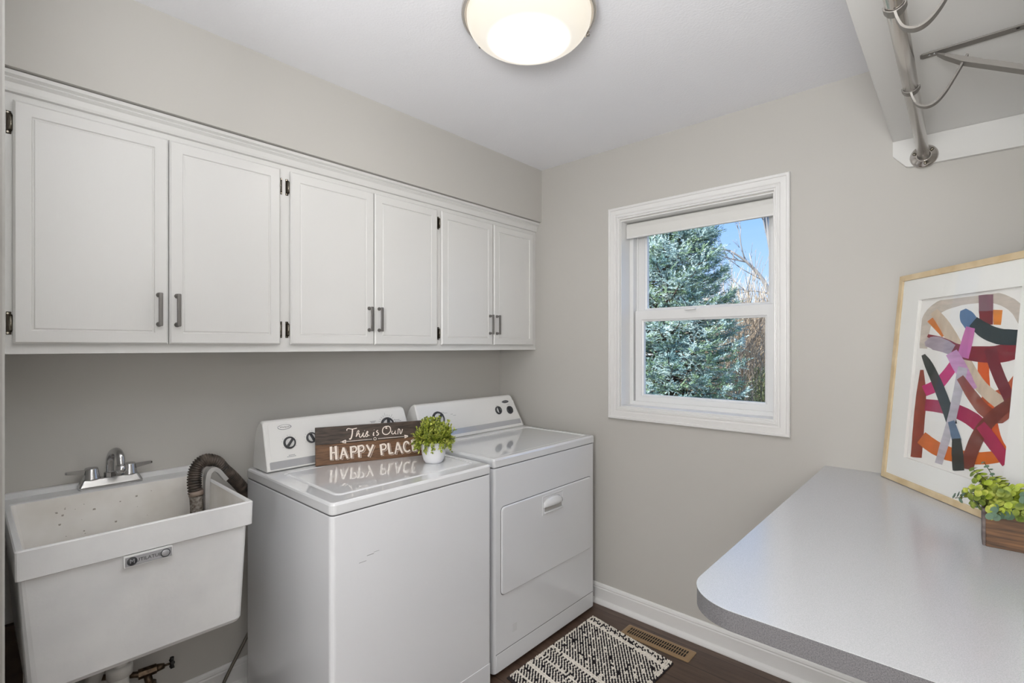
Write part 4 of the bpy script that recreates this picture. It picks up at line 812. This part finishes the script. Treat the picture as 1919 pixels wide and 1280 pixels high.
# ------------------------------------------------------------------ rug and floor register
rg_ = thing('rug', 'cream and black woven rug on the floor in front of the dryer', 'rug', (-1.17, 1.83, 0))
TL, TR, BL_, BR = Vector((-1.400, 2.165)), Vector((-.935, 2.080)), Vector((-1.405, 1.535)), Vector((-.955, 1.445))
def rp(s, t, z): 
    p = TL * (1 - s) * (1 - t) + TR * s * (1 - t) + BL_ * (1 - s) * t + BR * s * t
    return Vector((p.x, p.y, z))
b = MB(); b.loops([[rp(s, t, z) for s, t in ((-.006, -.004), (1.008, -.004), (1.008, 1.02), (-.006, 1.02))] for z in (.0006, .004)], M['rugbase']); b.build('backing', rg_)
b = MB(); NR, NC = 62, 52; random.seed(3)
stripes = {4: 1, 5: 1, 19: 2, 33: 1, 34: 1, 42: 1, 49: 1, 50: 1, 57: 1}
for i in range(NR):
    t = (i + .5) / NR; off = .5 * (i % 2)
    band = stripes.get(i)
    for j in range(NC):
        s = (j + .5 + off * .3) / NC
        if s > 1: continue
        if band == 1: dk = False
        elif i < 4: dk = (j + i) % 3 == 0 or i == 2 and j % 2
        elif i in (18, 20, 26, 32, 35, 41, 43, 48): dk = (j % 2 == 0)
        else: dk = (j + i) % 2 == 0
        if random.random() < .06: dk = not dk
        edge = s < .02 or s > .97 or i == 0
        if edge and random.random() < .7: dk = False
        P = rp(s, t, .007 + random.uniform(-.0008, .0012)); ang = random.uniform(-.35, .35) + (.9 if band != 1 else .1)
        du = Vector((math.cos(ang), -math.sin(ang) - .18, 0)).normalized(); dv = Vector((-du.y, du.x, 0))
        la, lb_, h = (.0068 if band != 1 else .0062, .0040 if band != 1 else .0052, .0042)
        if dk: h *= .8; la *= .86
        m = M['yarnb'] if dk else M['yarnw']
        ring = []
        for kz, kk in ((-1, .55), (0.1, 1), (.85, .6)):
            ring.append([P + du * la * kk * math.cos(a) + dv * lb_ * kk * math.sin(a) + Vector((0, 0, h * kz)) for a in [2 * PI * q / 6 for q in range(6)]])
        b.loops(ring, m, cap0=False, smooth=True)
b.build('woven_pile', rg_, 'raw')

fv_ = thing('floor_register', 'brass-coloured slotted floor vent partly under the rug', 'vent', (-1.056, 2.18, 0))
b = MB(); vx0, vx1, vy0, vy1 = -1.226, -.887, 2.132, 2.229
o_ = rrect(vx0, vx1, vy0, vy1, .008)
b.loops([[(x, y, .0002) for x, y in o_], [(x, y, .002) for x, y in o_], [(x, y, .0045) for x, y in rrect(vx0 + .007, vx1 - .007, vy0 + .007, vy1 - .007, .004)]], M['vent']); b.build('faceplate', fv_)
b = MB(); b.box((vx0 + .024, vy0 + .022, .0040), (vx1 - .024, vy1 - .022, .0047), M['dark']); b.build('opening', fv_)
b = MB(); ns = 25; xs0 = vx0 + .024; stp = (vx1 - vx0 - .048) / ns
for k in range(ns + 1): b.box((xs0 + k * stp - .0021, vy0 + .021, .0046), (xs0 + k * stp + .0021, vy1 - .021, .0056), M['vent'], 0)
b.box((xs0, (vy0 + vy1) / 2 - .0018, .0046), (vx1 - .024, (vy0 + vy1) / 2 + .0018, .0057), M['vent']); b.build('louvre_bars', fv_)
# ------------------------------------------------------------------ outside the window
GZ = -0.9
M['ground'] = noise_mix(mat('dry_grass', (128, 118, 84), .95), (104, 96, 64), (158, 144, 110), 3)
M['bark'] = noise_mix(mat('spruce_bark', (92, 76, 64), .9), (66, 54, 46), (120, 100, 84), 12)
M['ndlA'] = noise_mix(mat('spruce_needles_blue', (160, 190, 184), .7), (116, 150, 148), (206, 224, 216), 2.6)
M['ndlB'] = noise_mix(mat('spruce_needles_green', (120, 150, 118), .7), (84, 116, 88), (164, 188, 146), 2.6)
M['grey'] = mat('bare_grey_wood', (158, 154, 150), .85)
M['tan'] = noise_mix(mat('bare_tan_twigs', (208, 196, 174), .9), (184, 170, 148), (232, 222, 204), 1.5)
M['brush'] = noise_mix(mat('brown_brush', (196, 176, 150), .9), (154, 134, 112), (228, 210, 184), 1.5)
M['shrub'] = noise_mix(mat('olive_shrub', (116, 124, 80), .85), (88, 98, 60), (146, 150, 104), 3)
b = MB(); b.box((-60, WY + .6, GZ - .3), (40, 80, GZ), M['ground']); struct(b.build('ground'))
CXp = 959.5; Fp = 929.9; THp = math.radians(42.14)
def spray(b, P, d, L, m, dens, nl, wd, droop=0.0):
    """a twig with needles all round"""
    d = d.normalized(); a = d.orthogonal().normalized(); c = d.cross(a); n_ = max(3, int(L * dens))
    for i in range(n_):
        t = i / n_; q = P + d * (L * t) + Vector((0, 0, -droop * t * t))
        th = random.uniform(0, 2 * PI); o = (a * math.cos(th) + c * math.sin(th)) * .75 + d * .75; o.normalize(); l_ = nl * (1.1 - .5 * t) * random.uniform(.7, 1.2)
        sd = o.cross(d).normalized() * wd
        V = [b.bm.verts.new(q - sd), b.bm.verts.new(q + sd), b.bm.verts.new(q + o * l_)]
        b.face(V, m)
def spruce(cx, cy, zb, H_, R0, label, nb=420, dens=1.0, hole=0.0):
    t = thing('spruce_tree', label, 'tree', (cx, cy, zb))
    b = MB(); b.tube([(cx, cy, zb - .1), (cx, cy, zb + H_ * .5), (cx, cy, zb + H_ * .97)], [.15, .09, .01], M['bark'], 10); b.build('trunk', t)
    bb = MB(); f = MB()
    for k in range(nb):
        h = (k + random.random()) / nb; h = h ** .9; z = zb + .15 + (H_ - .15) * h; R = min(R0 * (1 - h), R0 * .56) * random.uniform(.55, 1.06) + .05
        th = k * 2.39996 + random.uniform(-.3, .3); d = Vector((math.cos(th), math.sin(th), .10 + .35 * h)); d.normalize()
        P0 = Vector((cx, cy, z)); P1 = P0 + d * R + Vector((0, 0, -.16 * R)); P2 = P1 + Vector((d.x, d.y, .5)).normalized() * R * .15
        path = smooth_pts([P0, (P0 + P1) / 2 + Vector((0, 0, -.05 * R)), P1, P2], 4)
        bb.tube([path[i] for i in range(0, len(path), 3)], [.016 * (1 - .8 * i / len(path)) for i in range(0, len(path), 3)], M['bark'], 4)
        for i in range(3, len(path)):
            tt = (path[i] - path[i - 1]).normalized(); frac = i / len(path)
            for s in (-1, 1):
                sd = Vector((-tt.y, tt.x, 0)).normalized() * s
                L = (.12 + .26 * (1 - frac)) * random.uniform(.6, 1.3)
                q = (tt * .9 + sd * random.uniform(.5, 1.1) + Vector((0, 0, random.uniform(-.15, .3)))).normalized()
                P_ = path[i]
                m = M['ndlA'] if random.random() < .66 else M['ndlB']
                spray(f, P_, q, L, m, 100 * dens, .040, .0062, .05)
                for _ in range(2 if random.random() < .7 else 1):
                    spray(f, P_ + q * L * random.uniform(.2, .8), (q + Vector((random.uniform(-1, 1), random.uniform(-1, 1), random.uniform(-.6, .8))) * .9).normalized(), L * .7, m, 90 * dens, .038, .0060)
        spray(f, P2, (P2 - P1), .12, M['ndlA'], 120, .03, .0042)
    bb.build('branches', t); f.build('needles', t, 'raw')
random.seed(41)
def wp(px, dist):   # ground position seen towards a bearing of the photograph, at a distance in metres
    a = (px - CXp) / Fp; d = Vector((-math.sin(THp) + a * math.cos(THp), math.cos(THp) + a * math.sin(THp))); return d * dist
p = wp(1252, 7.6); spruce(p.x, p.y, GZ, 5.8, 1.55, 'large blue spruce tree filling the left of the window view', 520)

def bare(b, P, d, L, r, depth, m, spread=.55, up=.15, mn=.0018, br=3):
    n_ = 4; path = [P]; q = P; dd = d.normalized()
    for i in range(n_):
        dd = (dd + Vector((random.uniform(-1, 1), random.uniform(-1, 1), random.uniform(-1, 1))) * .14 + Vector((0, 0, up * .15))).normalized(); q = q + dd * L / n_; path.append(q)
    b.tube(path, [max(mn, r * (1 - .5 * i / n_)) for i in range(n_ + 1)], m, 6 if depth > 1 else 3)
    if depth <= 0: return
    for k in range(br):
        i = random.randint(1, n_) if k else n_; nd = (dd + Vector((random.uniform(-1, 1), random.uniform(-1, 1), random.uniform(-.6, 1))) * spread).normalized()
        bare(b, path[i], nd, L * random.uniform(.55, .8), max(mn, r * .55), depth - 1, m, spread, up, mn, br)
# grey bare tree on the right
random.seed(8)
p = wp(1452, 11.0); bt = thing('bare_tree', 'leafless grey tree with branches against the blue sky', 'tree', (p.x, p.y, GZ))
b = MB(); base = Vector((p.x, p.y, GZ)); Rt = Vector((math.cos(THp), math.sin(THp), 0))
b.tube(smooth_pts([base, base + Vector((0, 0, 1.8)) - Rt * .05, base + Vector((0, 0, 3.6)) + Rt * .02, base + Vector((0, 0, 5.4)) - Rt * .26], 5), [.085 - .003 * i for i in range(16)], M['grey'], 10); b.build('trunk', bt)
b = MB()
b.tube(smooth_pts([base + Vector((0, 0, 3.2)), base + Vector((0, 0, 3.75)) - Rt * .26, base + Vector((0, 0, 4.15)) - Rt * .62, base + Vector((0, 0, 4.40)) - Rt * .98], 5), [.055 - .0025 * i for i in range(16)], M['grey'], 8)
for q0, d0, L0, r0 in ((Vector((0, 0, 4.15)) - Rt * .62, Vector((0, 0, .35)) - Rt, .7, .018), (Vector((0, 0, 4.40)) - Rt * .98, -Rt * 1.0 + Vector((0, 0, .1)), .6, .016), (Vector((0, 0, 4.2)) - Rt * .66, Vector((0, 0, 1)) - Rt * .3, .7, .016), (Vector((0, 0, 3.75)) - Rt * .26, -Rt + Vector((0, 0, .5)), .62, .016), (Vector((0, 0, 3.45)) - Rt * .1, -Rt + Vector((0, 0, .3)), .55, .018), (Vector((0, 0, 4.5)) - Rt * .1, Vector((0, 0, 1)) - Rt * .4, .8, .02), (Vector((0, 0, 4.8)) - Rt * .2, Vector((0, 0, 1)) + Rt * .3, .7, .02)):
    bare(b, base + q0, d0, L0, r0, 3, M['grey'], .5, .1, .004, 3)
b.build('branches', bt)
# twiggy trees and brush further back
def clump(px, dist, H_, n_, m, label, nm, cat, grp, spread=.35, r=.02, w=.5, depth=3):
    p = wp(px, dist); t = thing(nm, label, cat, (p.x, p.y, GZ), grp); b = MB()
    for k in range(n_):
        P = Vector((p.x + random.uniform(-w, w), p.y + random.uniform(-w, w), GZ)); bare(b, P, Vector((random.uniform(-.25, .25), random.uniform(-.25, .25), 1)), H_ * random.uniform(.34, .46), r, depth, m, spread, .3, .0045 * dist / 12, 4)
    b.build('twigs', t)
random.seed(12)
clump(1338, 15, 4.5, 12, M['tan'], 'tan leafless tree just right of the large spruce', 'bare_tree', 'tree', None, .36, .035, .7)
clump(1385, 17, 4.3, 12, M['tan'], 'tan leafless tree below the open blue sky', 'bare_tree', 'tree', None, .36, .035, .9)
clump(1432, 17, 4.9, 12, M['grey'], 'pale twiggy tree at the right edge of the window view', 'bare_tree', 'tree', None, .36, .035, .9)
for px, dd_, lab_ in ((1335, 10, 'brown leafless brush behind the low spruce, left clump'), (1375, 13, 'brown leafless brush behind the low spruce, middle clump'), (1415, 10, 'brown leafless brush behind the low spruce, right clump'), (1455, 13, 'brown leafless brush at the right edge of the lower pane')):
    clump(px, dd_, 3.4, 26, M['brush'], lab_, 'brush', 'shrub', 'brown brush seen through the lower pane', .45, .012, .55)
def shrub(px, dist, R, H_, label):
    p = wp(px, dist); b = MB(); c = Vector((p.x, p.y, GZ))
    for k in range(150):
        th = random.uniform(0, 2 * PI); el = random.uniform(.1, 1.5); d = Vector((math.cos(th) * math.cos(el) * R, math.sin(th) * math.cos(el) * R, math.sin(el) * H_))
        spray(b, c + d * .35, d, d.length * .65, M['shrub'], 60, .06, .008)
    o = b.build('evergreen_shrub', None, 'raw'); tag(o, label, 'shrub')
shrub(1428, 7.2, .60, 2.0, 'olive green shrub at the lower right of the window view')

# ------------------------------------------------------------------ light and camera
w = bpy.data.worlds.new('sky'); SC.world = w; w.use_nodes = True
n = w.node_tree.nodes; l = w.node_tree.links; bg = n['Background']
tc = n.new('ShaderNodeTexCoord'); sx = n.new('ShaderNodeSeparateXYZ'); l.new(tc.outputs['Generated'], sx.inputs[0])
cr = n.new('ShaderNodeValToRGB'); e = cr.color_ramp.elements
e[0].position = 0.0; e[0].color = lin((214, 228, 246)); e[1].position = .55; e[1].color = lin((112, 164, 232))
x = e.new(.14); x.color = lin((166, 202, 248)); x = e.new(.30); x.color = lin((124, 176, 244))
l.new(sx.outputs['Z'], cr.inputs[0]); l.new(cr.outputs[0], bg.inputs['Color']); bg.inputs['Strength'].default_value = 1.0
def light(kind, name, loc, energy, rgb=(1, 1, 1), size=.3, rot=(0, 0, 0), **kw):
    d = bpy.data.lights.new(name, kind); d.energy = energy; d.color = rgb
    if kind == 'AREA': d.shape = 'RECTANGLE'; d.size = size; d.size_y = kw.get('sy', size)
    elif kind == 'POINT': d.shadow_soft_size = size
    elif kind == 'SUN': d.angle = size
    o = bpy.data.objects.new(name, d); o.location = loc; o.rotation_euler = rot; COL.objects.link(o); return o
s = light('SUN', 'sun', (0, -5, 8), 6.0, (1, .98, .95), .01)
s.rotation_euler = Vector((.35, 1.0, -.75)).to_track_quat('-Z', 'Y').to_euler()
light('POINT', 'hall_lamp', (.10, -1.0, 1.45), 52, (1, 1, 1), .25)  # added fill light behind the camera, no actual hall fixture
light('POINT', 'doorway_lamp', (-.10, -.06, 1.30), 11, (1, 1, 1), .2)  # added fill next to the camera to lift the room, not a fixture
u = light('AREA', 'upward_lamp', (-.12, -.05, 1.70), 20, (.96, .98, 1), .45)  # added area fill aimed up, brightens the ceiling by bounce
u.rotation_euler = Vector((-.15, .25, 1)).to_track_quat('-Z', 'Y').to_euler()

cam = bpy.data.cameras.new('camera'); co_ = bpy.data.objects.new('camera', cam); COL.objects.link(co_)
co_.location = (0, 0, 1.39); co_.rotation_euler = (PI / 2, 0, THp)
cam.sensor_width = 36; cam.sensor_fit = 'HORIZONTAL'; cam.lens = 929.9 / 1919 * 36
cam.shift_y = (648.5 - 640) / 1919
cam.clip_start = .02; cam.clip_end = 200
SC.camera = co_
SC.view_settings.view_transform = 'Standard'; SC.view_settings.look = 'None'; SC.view_settings.gamma = 1; SC.view_settings.exposure = 0.42
SC.view_settings.use_curve_mapping = False
